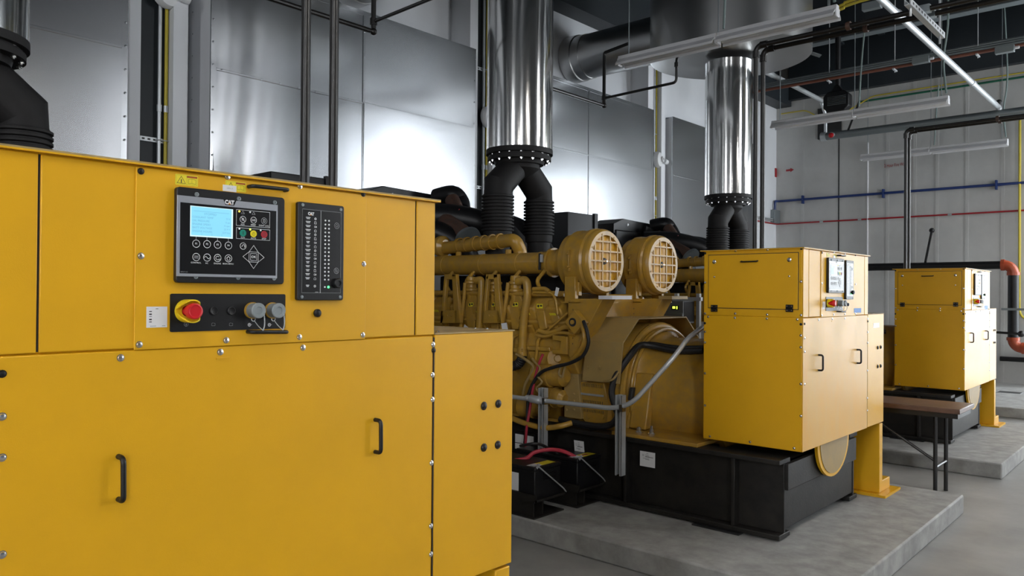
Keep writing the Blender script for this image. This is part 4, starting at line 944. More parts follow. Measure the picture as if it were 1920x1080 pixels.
# air cleaners with their grilles and brackets
AX = -3.36
for i, yc in enumerate((4.80, 5.62)):
    zc = 1.868; R = .245
    ac = B(ENG).lathe((AX, yc, zc), (-1,0,0), [(.03, R*.78), (.0, R*.80), (.0, R*.93), (.012, R*.97), (.03, R), (.05, R), (.06, R*.965), (.075, R*1.02), (.10, R*1.02), (.11, R*.97), (.19, R*.97), (.20, R*.985), (.235, R*.985), (.245, R*.93), (.30, R*.90), (.345, R*.62), (.37, R*.46), (.45, R*.44)], 56).make('air_cleaner', gen)
    B(YEL).lathe((AX-.03, yc, zc), (1,0,0), [(0, R*.80), (.004, R*.78)], 48).make('filter_element', ac)
    b = B(ENG)
    for j in range(-2, 3):
        d = j*R*.30; w = math.sqrt(max(0, (R*.82)**2-d*d)); b.box(AX-.012, AX-.001, yc-w, yc+w, zc+d-.0055, zc+d+.0055)
    for j in (-1.5, -.5, .5, 1.5):
        d = j*R*.40; w = math.sqrt(max(0, (R*.82)**2-d*d)); b.box(AX-.012, AX-.001, yc+d-.0055, yc+d+.0055, zc-w, zc+w)
    b.make('front_grille', ac)
    for q in [2*PI*t/8+.3 for t in range(8)]: bolt(ac, (AX-.001, yc+math.cos(q)*R*.84, zc+math.sin(q)*R*.84), 'x', .007, ENG, 'rim_bolt')
    b = B(INK).lathe((AX-.026, yc, zc), (1,0,0), [(0, .026), (.012, .024), (.016, .012)], 16); b.use(ZINC).lathe((AX-.01, yc, zc), (1,0,0), [(0, .010), (.014, .007)], 10); b.make('wing_nut', ac)
    b = B(ENG).box(AX-.17, AX-.16, yc-.262, yc-.232, zc-.08, zc+.08)
    for dz in (-.05, .05): b.cyl((AX-.165, yc-.25, zc+dz), (AX-.165, yc-.28, zc+dz), .010, n=8)
    b.make('band_clasp', ac, bevel=.003)
    B(ENG).box(AX-.20, AX-.11, yc-.20, yc-.16, zc-.26, zc-.16).make('strap', ac, bevel=.003)
    for y in (yc-.21, yc+.19): B(ENG).box(AX-.22, AX-.12, y-.02, y+.02, zc-.31, zc-.12).make('saddle_leg', ac, bevel=.004)
    B(ENG).box(AX-.24, AX-.06, yc-.24, yc+.24, zc-.316, zc-.308).make('base_plate', ac)
    # bent gusset bracket
    yf = yc-.24
    pl = [PY(x, y, 4.56) for x, y in ((1065, 564), (1070, 560), (1130, 560), (1088, 640), (1080, 668), (1071, 675), (1064, 664))]
    P3 = [Vector((p.x-.0, yf, p.z)) for p in pl]
    br = B(ENG).prism(P3, (0, .17, 0)).make('air_cleaner_bracket', gen, bevel=.005)
    a = P3[0]; b = B(INK)
    for t in range(7): z = zc-.36-t*.042; b.box(a.x+.045, a.x+.049, yf-.0015, yf, z-.010, z)
    b.make('slot_row', br)
    B(WHT if i == 0 else ENGD).box(P3[2].x-.03, P3[2].x+.09, yf-.01, yf+.24, P3[2].z-.004, P3[2].z+.022).make('edge_strip', br)
    # intake pipe towards the rear, and the small upper pipe with clamps
    b = B(ENG).cyl((AX-.43, yc, zc), (AX-.50, yc, zc), .112, .100, 28).cyl((AX-.5, yc, zc), (AX-.52, yc, zc), .118, n=28).cyl((AX-.52, yc, zc), (AX-.62, yc, zc), .098, .09, n=28).cyl((AX-.62, yc, zc), (AX-2.15, yc, zc), .088, n=28)
    for d in (.63, .86, 1.28, 1.75): b.lathe((AX-d, yc, zc), (1,0,0), [(-.012, .088), (-.01, .0915), (.01, .0915), (.012, .088)], 28, False)
    ip = b.make('intake_pipe', gen)
    b = B(GALV).box(AX-.545, AX-.525, yc-.13, yc-.115, zc+.0, zc+.06); b.use(INK).box(AX-.565, AX-.55, yc-.125, yc-.11, zc-.06, zc+.07); b.make('hose_clamp', ip)
    s = -1 if i == 0 else 1
    for d in (1.0, 1.6): B(ENG).cyl((AX-d, yc, zc+.08), (AX-d, yc, zc+.12), .026, n=8).make('pipe_boss', ip)
# upper coolant pipe with clamps and elbow
Yu = 4.86
p = [V(826, 466, Yu), V(880, 460, Yu), V(945, 452, Yu), V(966, 450, Yu), V(975, 470, Yu+.05), V(976, 480, Yu+.05)]
pts = fil(p, .09, 8); B(ENG).tube(pts, .058, 20).make('coolant_manifold', gen)
for px in (862, 876, 893, 908, 923, 938):
    q = V(px, 460-(px-862)*.1, Yu); B(ENG).lathe(q, (1,.0,.03), [(-.014, .058), (-.012, .068), (.012, .068), (.014, .058)], 20, False).make('pipe_clamp', gen)
q = V(828, 462, Yu); B(ENG).lathe(q, (1,0,0), [(-.10,.05),(-.05,.085),(.0,.10),(.03,.095),(.06,.06)], 24).make('pump_volute', gen)
# exhaust and black hardware on top of the engine
b = B(RUST).tube(spline([V(818, 395, 5.2), V(836, 415, 5.15), V(868, 438, 5.1), V(880, 450, 5.1)], 6), .085, 18); b.make('turbo_elbow', gen)
b = B(GALVD).lathe(V(876, 446, 5.06), (.75,-.2,-.6), [(0,.085),(.0,.125),(.03,.125),(.03,.09)], 24); b.make('turbo_flange', gen)
b = B(RUST).tube(spline([V(848, 375, 5.35), V(855, 392, 5.3), V(862, 412, 5.25)], 6), .075, 16); b.use(REDP).tube([V(846, 398, 5.24), V(862, 394, 5.22)], .012, 6); b.make('turbocharger', gen)
B(BLK).tube(spline([V(818, 372, 5.4), V(848, 366, 5.45), V(862, 380, 5.5), V(864, 398, 5.4)], 6), .10, 18).make('black_duct', gen)
# rear black cowling and shields
xr_ = -5.95
rc = B(BLK).box(-6.40, -5.95, 4.55, 6.22, .14, 2.50).make('rear_cowling', gen, bevel=.02)
B(BLK).prism([(-5.97, 4.52, 2.45), (-5.97, 5.70, 2.45), (-5.97, 5.70, 2.60), (-5.97, 5.40, 2.64), (-5.97, 4.75, 2.66), (-5.97, 4.52, 2.58)], (-.4, 0, 0)).make('shield_plate', rc, bevel=.006)
B(BLK).prism([(-5.85, 5.05, 2.30), (-5.85, 5.75, 2.30), (-5.85, 5.75, 2.50), (-5.85, 5.15, 2.58)], (-.03, 0, 0)).make('shield_plate', rc, bevel=.004)
B(BLK).box(-6.40, -6.0, 3.55, 4.14, .0, 2.66).make('cooler_box', rc, bevel=.008)
B(BLK).box(-6.02, -5.98, 4.10, 4.17, .14, 2.68).make('post', rc)
for y, z in ((5.66, 2.46), (5.42, 2.40), (4.86, 2.58)): bolt(rc, (-5.845 if y > 5 else -5.965, y, z), 'x', .016, ZINC, 'shield_bolt')
B(BLK).tube(spline([(-5.8, 5.0, 2.36), (-5.5, 5.25, 2.36), (-5.2, 5.55, 2.25), (-5.05, 5.75, 2.02), (-5.0, 5.8, 1.85)], 6), .13, 20).make('black_duct', gen)
B(BLK).tube(spline([(-5.8, 5.55, 2.34), (-5.4, 5.85, 2.32), (-5.1, 6.0, 2.15), (-4.95, 6.05, 1.9)], 6), .13, 20).make('black_duct', gen)
B(BLK).tube(spline([(-5.8, 4.75, 2.20), (-5.45, 4.95, 2.20), (-5.25, 5.1, 2.05), (-5.2, 5.2, 1.9)], 6), .11, 20).make('black_duct', gen)
B(RUST).tube(spline([(-4.95, 6.0, 1.95), (-4.7, 6.05, 1.85), (-4.45, 6.05, 1.78)], 5), .09, 16).make('turbo_elbow', gen)
B(BLK).box(-5.4, -3.75, 4.98, 5.44, 1.60, 1.78).make('valley_cover', gen, bevel=.02)
# starter motors, filters and low hardware
def motor(c0, c1, Y, r):
    a = V(*c0, Y); c = V(*c1, Y); b = B(ENG).lathe(a, c-a, [(0, r*.5), (.01, r*.8), (.03, r), ((c-a).length*.55, r), ((c-a).length*.56, r*1.06), ((c-a).length*.62, r*1.06), ((c-a).length*.63, r*.96), ((c-a).length, r*.9), ((c-a).length+.03, r*.5)], 24); return b.make('starter_motor', gen)
motor((1000, 701), (1058, 706), 4.58, .085); motor((1022, 741), (1054, 748), 4.60, .075); motor((975, 762), (1020, 764), 4.62, .085)
B(ENG).prism([V(x, y, 4.52) for x, y in ((1035, 628), (1063, 631), (1063, 665), (1036, 663), (1036, 655), (1049, 656), (1051, 640), (1036, 637))], (0, .02, 0)).make('mounting_bracket', gen, bevel=.004)
B(ENG).prism([V(x, y, 4.56) for x, y in ((1036, 636), (1056, 638), (1056, 660), (1037, 658))], (0, .1, 0)).make('bracket_backing', gen)
b = B(ENG).cyl(V(1046, 672, 4.66), V(1046, 672, 4.60), .085, n=24).cyl(V(1046, 672, 4.60), V(1046, 672, 4.58), .03, n=16); b.make('accessory_cover', gen, bevel=.006)
# connector block and the dark cables hanging from it
q = V(1083, 604, 4.53)
cb = B(ENG).obox(q+Vector((0,-.012,0)), (.045, 0, .045), (0, .03, 0), (-.045, 0, .045)).make('connector_block', gen, bevel=.004)
B(INK).lathe(q+Vector((-.012,-.043,0)), (0,-1,0), [(0,.032),(.004,.032)], 18).make('socket_hole', cb); B(ENG).lathe(q+Vector((-.012,-.045,0)), (0,-1,0), [(0,.018),(.01,.016)], 14).make('socket_pin', cb)
def cable(pts, r, m, nm='cable'): return B(m).tube(spline([V(*p) for p in pts], 8), r, 10).make(nm, gen)
cable([(1094, 602, 4.48), (1101, 622, 4.46), (1103, 645, 4.46), (1092, 668, 4.46), (1068, 681, 4.46), (1040, 688, 4.45), (1015, 698, 4.46), (1000, 718, 4.46), (990, 742, 4.45)], .013, RUB)
cable([(1091, 608, 4.50), (1095, 625, 4.48), (1094, 645, 4.48), (1084, 662, 4.49), (1072, 674, 4.5)], .017, ENG)
cable([(1018, 664, 4.48), (1008, 690, 4.47), (999, 730, 4.46), (993, 770, 4.44), (988, 800, 4.40), (985, 836, 4.25)], .010, REDW); cable([(990, 742, 4.46), (988, 790, 4.44), (984, 832, 4.3)], .012, RUB)
cable([(998, 672, 4.48), (1004, 680, 4.47), (1012, 690, 4.46), (1008, 705, 4.46), (1016, 716, 4.46), (1006, 728, 4.46), (1012, 738, 4.46)], .008, ENGD)
cable([(1052, 686, 4.5), (1048, 700, 4.49), (1054, 706, 4.49), (1058, 692, 4.5), (1060, 686, 4.5)], .008, ENGD)
cable([(968, 664, 4.5), (988, 676, 4.48), (1000, 690, 4.5), (985, 720, 4.5), (980, 745, 4.52)], .011, ENGD)
cable([(1318, 657, 4.95), (1270, 658, 4.92), (1225, 649, 4.90), (1200, 648, 4.84), (1183, 665, 4.72), (1165, 690, 4.66), (1152, 712, 4.62), (1147, 738, 4.60), (1154, 764, 4.58), (1158, 780, 4.57), (1146, 796, 4.56), (1120, 799, 4.55), (1080, 793, 4.54), (1050, 786, 4.54)], .024, RUB, 'power_cable')
cable([(1318, 652, 5.0), (1270, 652, 4.96), (1220, 645, 4.94), (1196, 648, 4.86), (1178, 668, 4.72)], .018, RUB, 'power_cable')
cable([(1145, 795, 4.57), (1115, 802, 4.56), (1100, 800, 4.55), (1060, 790, 4.54)], .020, RUB, 'power_cable')
cable([(1132, 715, 4.6), (1148, 712, 4.58), (1160, 698, 4.62)], .008, ENGD)
hp = [V(955, 782, 4.42), V(985, 794, 4.42), V(1020, 802, 4.42), V(1050, 799, 4.44), V(1072, 793, 4.5)]
B(ENG).tube(spline(hp, 8), .021, 14).make('yellow_hose', gen)
# paper tags on the skid
for pa, pc, sk in (((1076, 825), (1094, 860), .012), ((1200, 845), (1228, 878), 0)):
    a = V(*pa, 4.515); c = V(*pc, 4.515); b = B(WHTP).prism([(a.x, 4.515, a.z), (c.x-.0, 4.515, a.z), (c.x+sk, 4.515, c.z), (a.x+sk, 4.515, c.z)], (0, .002, 0)); b.use(PRNG)
    w = c.x-a.x; h = a.z-c.z
    for u0, u1, v in ((.42, .56, .10), (.15, .28, .20), (.36, .58, .20), (.15, .28, .28), (.36, .62, .28), (.2, .62, .44), (.36, .62, .50)): b.box(a.x+w*u0+sk*v, a.x+w*u1+sk*v, 4.5142, 4.5148, a.z-h*v-.003, a.z-h*v)
    b.use(INK).box(a.x+w*.36, a.x+w*.88, 4.5142, 4.5148, a.z-h*.36, a.z-h*.33)
    b.make('inspection_tag', gen)
# extra plumbing along the near bank
rd = random.Random(3)
for i in range(7):
    x = -3.82-i*.262
    B(ENG).tube(fil([(x, 4.66, 1.30), (x, 4.55, 1.27), (x-.02, 4.55, 1.10), (x-.05, 4.62, 1.05)], .03), .012, 8).make('fuel_line', gen)
    B(ENG).tube(fil([(x-.06, 4.70, 1.58), (x-.06, 4.60, 1.72), (x-.06, 4.70, 1.80)], .04), .016, 8).make('vent_pipe', gen)
B(ENG).cyl((-3.6, 4.60, 1.62), (-5.6, 4.60, 1.62), .022, n=12).make('fuel_rail', gen)
GENL = {-1: 'nearest yellow diesel generator, mostly hidden behind the big near cabinet', 1: 'farthest yellow diesel generator, showing only left of the middle cabinet'}
copy_tree(gen, (0, -S, 0), GENL[-1]); copy_tree(gen, (0, S, 0), GENL[1])

# ================================================================== exhaust stacks and silencers
EXX, EY = -4.70, 5.315
ex = thing('exhaust_stack', (EXX, EY, 2.0), 'nearest full-height polished exhaust pipe with black forked base', 'exhaust pipe', 'polished exhaust stacks')
zf = 2.92; R = .303
b = B(STN).lathe((EXX, EY, zf), (0,0,1), [(0, R-.01), (0, R), (1.70, R), (1.76, R+.002)], 72, False); b.make('polished_pipe', ex)
fl = B(BLKM).lathe((EXX, EY, zf), (0,0,-1), [(-.01, R-.02), (-.01, R+.004), (.035, R+.004), (.035, R-.03), (.055, R-.03), (.055, R-.012), (.09, R-.012), (.09, R-.07), (.125, R-.08), (.125, R-.15)], 56).make('flange_collar', ex)
for i in range(16):
    q = 2*PI*i/16; x = EXX+math.cos(q)*(R-.035); y = EY+math.sin(q)*(R-.035)
    bolt(fl, (x, y, zf-.09), '-z', .014, ZINC, 'flange_bolt', True); bolt(fl, (x, y, zf-.042), 'z', .012, ZINC, 'flange_nut', True)
for s in (-1, 1):
    yb_ = EY+s*.285
    pts = [(EXX, EY+s*.035, zf-.10), (EXX, EY+s*.06, zf-.14), (EXX, yb_, zf-.34), (EXX, yb_, zf-.46)]
    B(BLKM).tube([pts[1], pts[2], pts[3]], .128, 28).make('fork_pipe', ex, smooth=25)
    zb1, zb0 = 2.50, 2.17; pr = []
    for i in range(11):
        z = (zb1-zb0)*i/11; pr += [(z, .128), (z+.005, .146), (z+.018, .146), (z+.023, .128)]
    pr += [(zb1-zb0, .130)]
    B(BLKM).lathe((EXX, yb_, zb0), (0,0,1), pr, 32, False).make('bellows', ex, smooth=20)
    b = B(BLKM).lathe((EXX, yb_, 1.77), (0,0,1), [(0, .11), (.33, .11), (.335, .125), (.37, .13), (.40, .128), (.70, .128)], 28); b.make('lower_pipe', ex)
B(BLKM).lathe((EXX, EY, zf-.10), (0,0,-1), [(0, .19), (.06, .18), (.12, .12), (.16, .02)], 28).make('fork_crotch', ex)
copy_tree(ex, (0, -4.29, -.02), 'polished exhaust pipe cropped at the upper left corner, with rusted flange')
copy_tree(ex, (0, S, 0), 'farther polished exhaust pipe rising into the big steel drum')
si = thing('exhaust_silencer', (EXX, EY, 4.745), 'polished silencer drum out of view above the nearest full exhaust pipe', 'silencer', 'exhaust silencer drums')
b = B(DRUM).lathe((EXX, EY, 4.745), (0,0,1), [(0, .298), (0, 1.0), (.012, 1.03), (1.95, 1.03), (2.0, 1.0)], 96); b.make('drum', si, smooth=25)
zo = 5.22
b = B(DRUM).cyl((EXX-.98, EY-.03, zo), (XL+.36, EY-.03, zo), .325, n=56, cap=False); b.make('outlet_pipe', si)
b = B(DRUM).lathe((XL+.36, EY-.03, zo), (-1,0,0), [(0, .325), (0, .335), (.14, .335), (.15, .35), (.34, .35)], 56, False); b.make('wall_sleeve', si)
b = B(GALVD)
for q in (.6, 2.2, 3.8, 5.4): b.bar((EXX+math.cos(q)*1.0, EY+math.sin(q)*1.0, 4.80), (EXX+math.cos(q)*1.16, EY+math.sin(q)*1.16, 4.74), .1, .01)
b.make('lifting_bracket', si)
copy_tree(si, (0, S, 0), 'big polished steel silencer drum with a wide side outlet pipe')
# ================================================================== strip light rows
def light_row(y, label, x0=-5.08, zl=4.16, lit=False, n=2, rods=True):
    t = thing('strip_light', (x0+1.23, y, zl), label, 'strip light', 'hanging strip lights')
    for i in range(n):
        a = x0+i*1.245; c = a+1.22
        for sg in (-1, 1):
            b = B(WHT)
            pr = [(0.02, .045), (.045, .04), (.098, -.012), (.100, -.038), (.095, -.038), (.092, -.014), (.04, .028), (.02, .033)]
            b.prism([(a, y+sg*p, zl+z) for p, z in pr], (c-a, 0, 0)); b.make('reflector', t, smooth=25)
        B(WHT).box(a-.008, c+.008, y-.035, y+.035, zl+.045, zl+.085).make('lamp_channel', t, bevel=.006)
        B(LAMPT if lit else WHTP).cyl((a+.02, y-.03, zl+.0), (c-.02, y-.03, zl+.0), .016, n=10).make('lamp_tube', t)
        B(LAMPT if lit else WHTP).cyl((a+.02, y+.03, zl+.0), (c-.02, y+.03, zl+.0), .016, n=10).make('lamp_tube', t)
        B(WHT).prism([(a-.008, y-.05, zl+.05), (a-.008, y+.05, zl+.05), (a-.008, y+.04, zl-.03), (a-.008, y-.04, zl-.03)], (.012, 0, 0)).make('end_plate', t)
        B(WHT).prism([(c-.004, y-.05, zl+.05), (c-.004, y+.05, zl+.05), (c-.004, y+.04, zl-.03), (c-.004, y-.04, zl-.03)], (.012, 0, 0)).make('end_plate', t)
    if rods:
        for x in (x0+.12, x0+1.24, x0+2.38): B(GALVD).cyl((x, y, zl+.08), (x, y, 7.02), .006, n=6).make('hanging_rod', t)
        B(CORD).tube(spline([(x0+1.3, y, zl+.12), (x0+1.33, y, zl+.7), (x0+1.36, y+.03, zl+1.2), (x0+1.34, y+.1, 5.5)], 6), .012, 6).make('power_cord', t)
        B(CORD).tube(spline([(x0+2.44, y, zl+.12), (x0+2.40, y+.02, zl+.6), (x0+2.46, y, zl+1.2), (x0+2.40, y+.06, 6.8)], 6), .014, 6).make('power_cord', t)
    return t
light_row(7.5, 'nearest white strip light row, crossing in front of the big steel drum', zl=4.30)
light_row(11.75, 'middle white strip light row, hanging below the black unit heater', zl=4.27)
light_row(15.95, 'farthest white strip light row, hanging close to the far grey wall', zl=4.33)
for i, (x, y) in enumerate(((-.7, -.3), (-.4, 3.3), (.2, 7.5), (-.9, 11.75), (-.9, 15.95))):  # last two rows are added out of view to brighten the walls
    light_row(y, ('lit strip light row over the front aisle, out of view to the left', 'lit strip light row above the front aisle by the nearest cabinet', 'lit strip light row above the aisle end of the middle cabinet', 'added lit strip light row beside the farthest cabinet, beyond the right edge', 'added lit strip light row close to the roll-up door, beyond the right edge')[i], x, 4.35, True)

# ================================================================== fuel pipe pairs: a riser behind each cabinet, then a run below the roof
who = {0: 'nearest', 1: 'middle', 2: 'farthest'}
for k in range(3):
    for j in range(2):
        y = 1.75+.135*j+k*S; z = 3.625; x = -2.7
        t = thing('fuel_pipe', (x, y, 1.5), ('left' if j == 0 else 'right')+' black steel pipe of the pair rising behind the %s yellow cabinet' % who[k], 'pipe', 'black pipe pairs')
        B(BLKS).cyl((x, y, .3), (x, y, z-.06), .019, n=14).make('riser', t)
        B(BLKS).cyl((x+.06, y, z), (3.2 if k < 2 else 1.0, y, z), .019, n=14).make('horizontal_run', t)
        elbow((x, y, z), (0,0,-1), (1,0,0), .024, .06, BLKS, 'elbow', t)
        if k < 2: B(RUST).lathe((x+.72+.08*j, y, z), (1,0,0), [(-.015, .021), (-.015, .032), (.015, .032), (.015, .021)], 12, False).make('hanger_clamp', t)
        else: B(RUST).lathe((x+.95, y, z), (1,0,0), [(-.015, .021), (-.015, .032), (.015, .032), (.015, .021)], 12, False).make('hanger_clamp', t)
# slotted trapeze carrying the middle pair
x = PY(1735, 28, 1.82+S).x; zt = 3.60
b = B(GALV).box(x-.02, x+.02, 5.55, 6.45, zt-.045, zt-.04).box(x-.02, x-.017, 5.55, 6.45, zt-.04, zt-.002).box(x+.017, x+.02, 5.55, 6.45, zt-.04, zt-.002)
t = thing('trapeze_hanger', (x, 6, zt), 'slotted metal trapeze carrying the middle black pipe pair', 'hanger')
for i in range(12): b.use(INK).box(x+.0201, x+.0206, 5.6+i*.07, 5.63+i*.07, zt-.03, zt-.014)
b.make('channel', t)
for y in (5.62, 6.38): B(GALV).cyl((x, y, zt-.1), (x, y, 7.02), .008, n=6).make('threaded_rod', t)
for y in (5.917, 6.052): B(GALVD).box(x-.05, x+.05, y-.03, y+.03, zt, zt+.05).make('pipe_clamp', t)
# drain pipes along the left wall
DL = ['thin black drain pipe with elbow high up, left of the nearest exhaust pipe', 'thin black drain pipe rising to the underside of the big steel drum']
for k in range(2):
    y = 4.33+k*(7.92-4.33); x = -5.6; z = 3.975
    t = thing('drain_pipe', (x, y, z), DL[k], 'pipe', 'black drain pipes')
    B(BLKS).cyl((x, y-3.2 if k == 0 else y-1.6, z), (x, y-.03, z), .022, n=10).make('wall_run', t)
    B(BLKS).cyl((x, y, z), (x, y, z+.62), .022, n=10).make('riser', t); B(BLKS).ball((x, y, z), .034, 8).make('elbow', t); B(BLKS).cyl((x, y, z+.06), (x, y, z+.12), .032, n=10).make('tee', t)
    z2 = z+.09
    if k == 0: B(BLKS).cyl((x, y, z2), (-4.7, y, z2+.02), .016, n=10).make('branch', t)
    else:
        B(BLKS).tube(fil([(x, y, z2), (-4.58, y, z2+.02), (-4.58, y, z2+.30), (-4.62, y+.5, z2+.62)], .05), .016, 10).make('branch', t); B(BLKS).cyl((-4.58, y, z2+.2), (-4.58, y, z2+.25), .026, n=10).make('coupling', t)
    B(BLKS).tube(fil([(x, y, z+.6), (x, y, z+.66), (x+.35, y, z+.70)], .05), .02, 8).make('upper_branch', t)
# brown folding table in the aisle
t = thing('folding_table', (-2.0, 7.08, 0), 'long brown-topped folding table between the middle and farthest cabinets', 'table')
B(WOOD).box(-3.05, -1.43, 6.82, 7.32, .70, .74).make('tabletop', t, bevel=.006)
B(BLK).box(-3.04, -1.45, 6.85, 7.29, .66, .70).make('apron', t)
for x in (-2.9, -1.62):
    for y in (6.9, 7.24): B(BLKS).cyl((x, y, 0), (x, y, .66), .016, n=8).make('leg', t)
B(BLKS).cyl((-1.62, 6.9, .3), (-2.2, 6.9, .66), .012, n=8).make('brace', t); B(BLKS).cyl((-1.62, 6.9, .25), (-1.62, 7.24, .25), .012, n=8).make('crossbar', t)

# ================================================================== batteries on their steel stands
BL = {0: 'black battery box nearest the floor kerb, half hidden by the near cabinet', 1: 'black battery box behind the nearer one, next to the galvanised post'}
SL = {0: 'black steel beam stand under the nearer battery box', 1: 'black steel beam stand under the farther battery box'}
for k, (y0, x1) in enumerate(((3.885, -3.28), (4.295, -3.24))):
    y1 = y0+.27; x0 = x1-.56
    t = thing('battery_stand', (x1-.2, y0+.13, .14), SL[k], 'battery stand', 'battery stands')
    B(SKID).box(x0, x1+.01, y0-.015, y1+.03, .14, .15).box(x0, x1-.01, y0+.09, y0+.105, .15, .25).box(x0, x1+.01, y0-.015, y1+.03, .245, .255).box(x0-.0, x1-.012, y0-.0, y0+.012, .15, .25).make('beam', t)
    B(SKID).box(x0, x1+.03, y1+.02, y1+.026, .255, .30).box(x0, x1+.03, y0-.02, y0-.012, .255, .30).box(x1+.024, x1+.03, y0-.02, y1+.026, .255, .27).make('tray', t)
    t = thing('battery', (x1-.28, y0+.13, .256), BL[k], 'battery', 'starting batteries')
    b = B(BLK).box(x0, x1, y0, y1, .256, .45); b.make('case', t, bevel=.006)
    B(BLK).box(x0-.004, x1+.006, y0-.006, y1+.006, .45, .475).make('lid', t, bevel=.006)
    b = B(BLK)
    for i in range(4): b.box(x1, x1+.006, y0+.09, y0+.22, .40+i*.012-.02, .405+i*.012-.02)
    b.make('ribs', t)
    b = B(WARN).box(x1-.09, x1-.02, y0+.10, y1-.03, .4751, .4756); b.use(WHTP).box(x1-.09, x1-.02, y0+.02, y0+.10, .4751, .4756); b.make('top_label', t)
    if k == 0: B(WHTP).box(x1-.22, x1-.14, y0-.0008, y0, .30, .42).make('side_label', t)
    else: B(WARNO).box(x1-.07, x1-.04, y0+.12, y1-.08, .4757, .476).make('hazard_mark', t)
    b = B(GALV).tube(fil([(x1-.05, y0+.02, .48), (x1+.012, y0+.02, .485), (x1+.028, y1+.0, .30), (x1+.028, y1+.03, .27)], .01), .005, 6); b.cyl((x1+.0, y0+.02, .47), (x1+.02, y0+.02, .50), .009, n=8)
    b.make('hold_down_rod', t)
P_ = lambda x, y, Y: PY(x, y, Y)
tag(B(REDW).tube(spline([P_(955, 864, 4.0), P_(985, 860, 4.05), P_(1003, 848, 4.12), P_(1030, 843, 4.2), P_(1055, 846, 4.3), P_(1075, 855, 4.36), P_(1084, 862, 4.40)], 8), .014, 10).make('battery_cable', org=(-3.5, 4.1, .5)), 'thick red cable arching over the two black batteries', 'cable')
tag(B(RUB).tube(spline([P_(975, 836, 4.1), P_(1000, 832, 4.12), P_(1020, 836, 4.2), P_(1050, 855, 4.36)], 8), .010, 8).make('battery_cable', org=(-3.5, 4.1, .5)), 'black cable looping behind the red battery cable', 'cable')
tag(B(REDW).box(-3.86, -3.80, 4.02, 4.12, .475, .52).make('terminal_boot', org=(-3.83, 4.07, .475), bevel=.01), 'red rubber terminal boot on the nearer black battery', 'terminal cover')

# ================================================================== galvanised strut posts and the bent conduit rail
PL = ['left galvanised strut post beside the middle engine', 'right galvanised strut post in front of the yellow alternator']
for k, (px, pt, pb) in enumerate(((1022, 727, 850), (1167, 740, 890))):
    a = PY(px, pt, 4.42); c = PY(px, pb, 4.42); x = a.x; w = .026
    b = B(GALV).box(x-w, x+w, 4.42, 4.424, c.z, a.z).box(x-w, x-w+.003, 4.37, 4.42, c.z, a.z).box(x+w-.003, x+w, 4.37, 4.42, c.z, a.z)
    b.box(x-w, x-w+.014, 4.37, 4.373, c.z, a.z).box(x+w-.014, x+w, 4.37, 4.373, c.z, a.z); b.use(INK).box(x-.01, x+.01, 4.417, 4.419, c.z+.01, a.z-.01)
    tag(b.make('strut_post', org=(x, 4.42, c.z)), PL[k], 'strut post', 'galvanised strut posts')
yr = 4.35
p = [PY(945, 742, yr), PY(975, 746, yr), PY(1150, 766, yr), PY(1185, 757, yr), PY(1262, 672, yr+.1), PY(1290, 634, yr+.25), PY(1318, 613, yr+.6)]
t = thing('conduit', (p[2].x, yr, p[2].z), 'bent galvanised conduit clamped to the strut posts and rising to the right', 'conduit')
pts = fil(p, .08, 6); B(GALV).tube(pts, .0165, 12).make('pipe_run', t)
q = PY(1006, 748, yr); b = B(GALV).lathe(q+Vector((-.1,0,0)), (1,0,-.06), [(0, .02), (.02, .024), (.03, .02), (.045, .03), (.13, .03), (.145, .02), (.155, .026), (.18, .02)], 12); b.make('conduit_body', t)
for px, py in ((1022, 752), (1167, 765)):
    q = PY(px, py, yr); B(ZINC).box(q.x-.012, q.x+.012, yr-.022, 4.37, q.z-.024, q.z+.024).make('pipe_clamp', t)

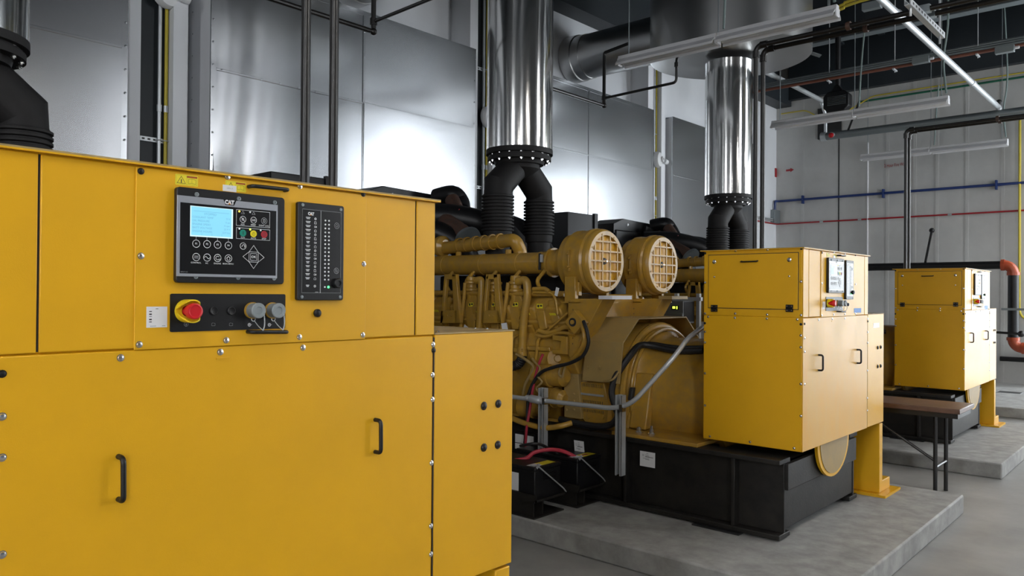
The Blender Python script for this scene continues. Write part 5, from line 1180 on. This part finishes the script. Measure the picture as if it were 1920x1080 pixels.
# ================================================================== wall-side battery chargers between the machines
CL = ['grey charger case with dark side, glimpsed beside the near cabinet edge', 'grey charger case with a lit green display beside the middle cabinet']
for k in range(2):
    y = 7.45 if k else 7.45-S; 
    a = PY(1243, 567, 7.45); c = PY(1281, 607, 7.45)
    t = thing('battery_charger', (a.x, y, .0), CL[k], 'charger', 'battery chargers on strut stands')
    x0, x1, z0, z1 = a.x, c.x, c.z, a.z+.02
    B(GRYB).box(x0, x1, y, y+.02, z0, z1).box(x0, x1, y+.02, y+.24, z0, z1).make('case', t, bevel=.008)
    B(GRYB).box(x0-.002, x1+.002, y-.018, y, z0+.0, z0+.115).make('lower_cover', t, bevel=.006)
    B(INK).box(x0+.11, x0+.20, y-.005, y, z1-.10, z1-.05).make('display_window', t)
    B(LEDL).box(x0+.125, x0+.155, y-.008, y-.005, z1-.085, z1-.062).box(x0+.172, x0+.182, y-.008, y-.005, z1-.09, z1-.06).make('display_digits', t)
    B(INK).box(x0+.05, x0+.12, y-.0195, y-.018, z0+.055, z0+.067).make('nameplate', t)
    B(BLK).box(x1, x1+.004, y+.012, y+.23, z0+.02, z1-.01).make('side_panel', t)
    for xx in (x0+.02, x1+.04): B(GALV).box(xx-.02, xx+.02, y+.245, y+.285, .0, z1+.08).make('strut_leg', t)
    B(GALV).box(x0-.02, x1+.10, y+.20, y+.244, z1+.0, z1+.04).make('strut_arm', t)
    B(GALV).tube(fil([(x1-.03, y+.1, z0), (x1-.03, y+.1, z0-.06), (x1+.03, y+.1, z0-.06), (x1+.03, y+.1, .02)], .04), .014, 8).make('conduit_stub', t)
    B(WHTP).box(x1+.09, x1+.14, y+.23, y+.232, z0-.22, z0+.02).make('paper_tag', t)
# ================================================================== light and exposure
w = bpy.data.worlds.new('room_world'); SC.world = w; w.use_nodes = True
w.node_tree.nodes['Background'].inputs[0].default_value = (.5, .55, .6, 1); w.node_tree.nodes['Background'].inputs[1].default_value = 0.02
SC.view_settings.view_transform = 'Standard'; SC.view_settings.look = 'None'; SC.view_settings.gamma = 1; SC.view_settings.use_curve_mapping = False
SC.view_settings.exposure = 1.26
SC.cycles.max_bounces = 8; SC.cycles.diffuse_bounces = 4; SC.cycles.glossy_bounces = 5; SC.cycles.caustics_reflective = False; SC.cycles.caustics_refractive = False
SC.cycles.sample_clamp_indirect = 6.0; SC.cycles.use_denoising = True; SC.cycles.use_adaptive_sampling = True
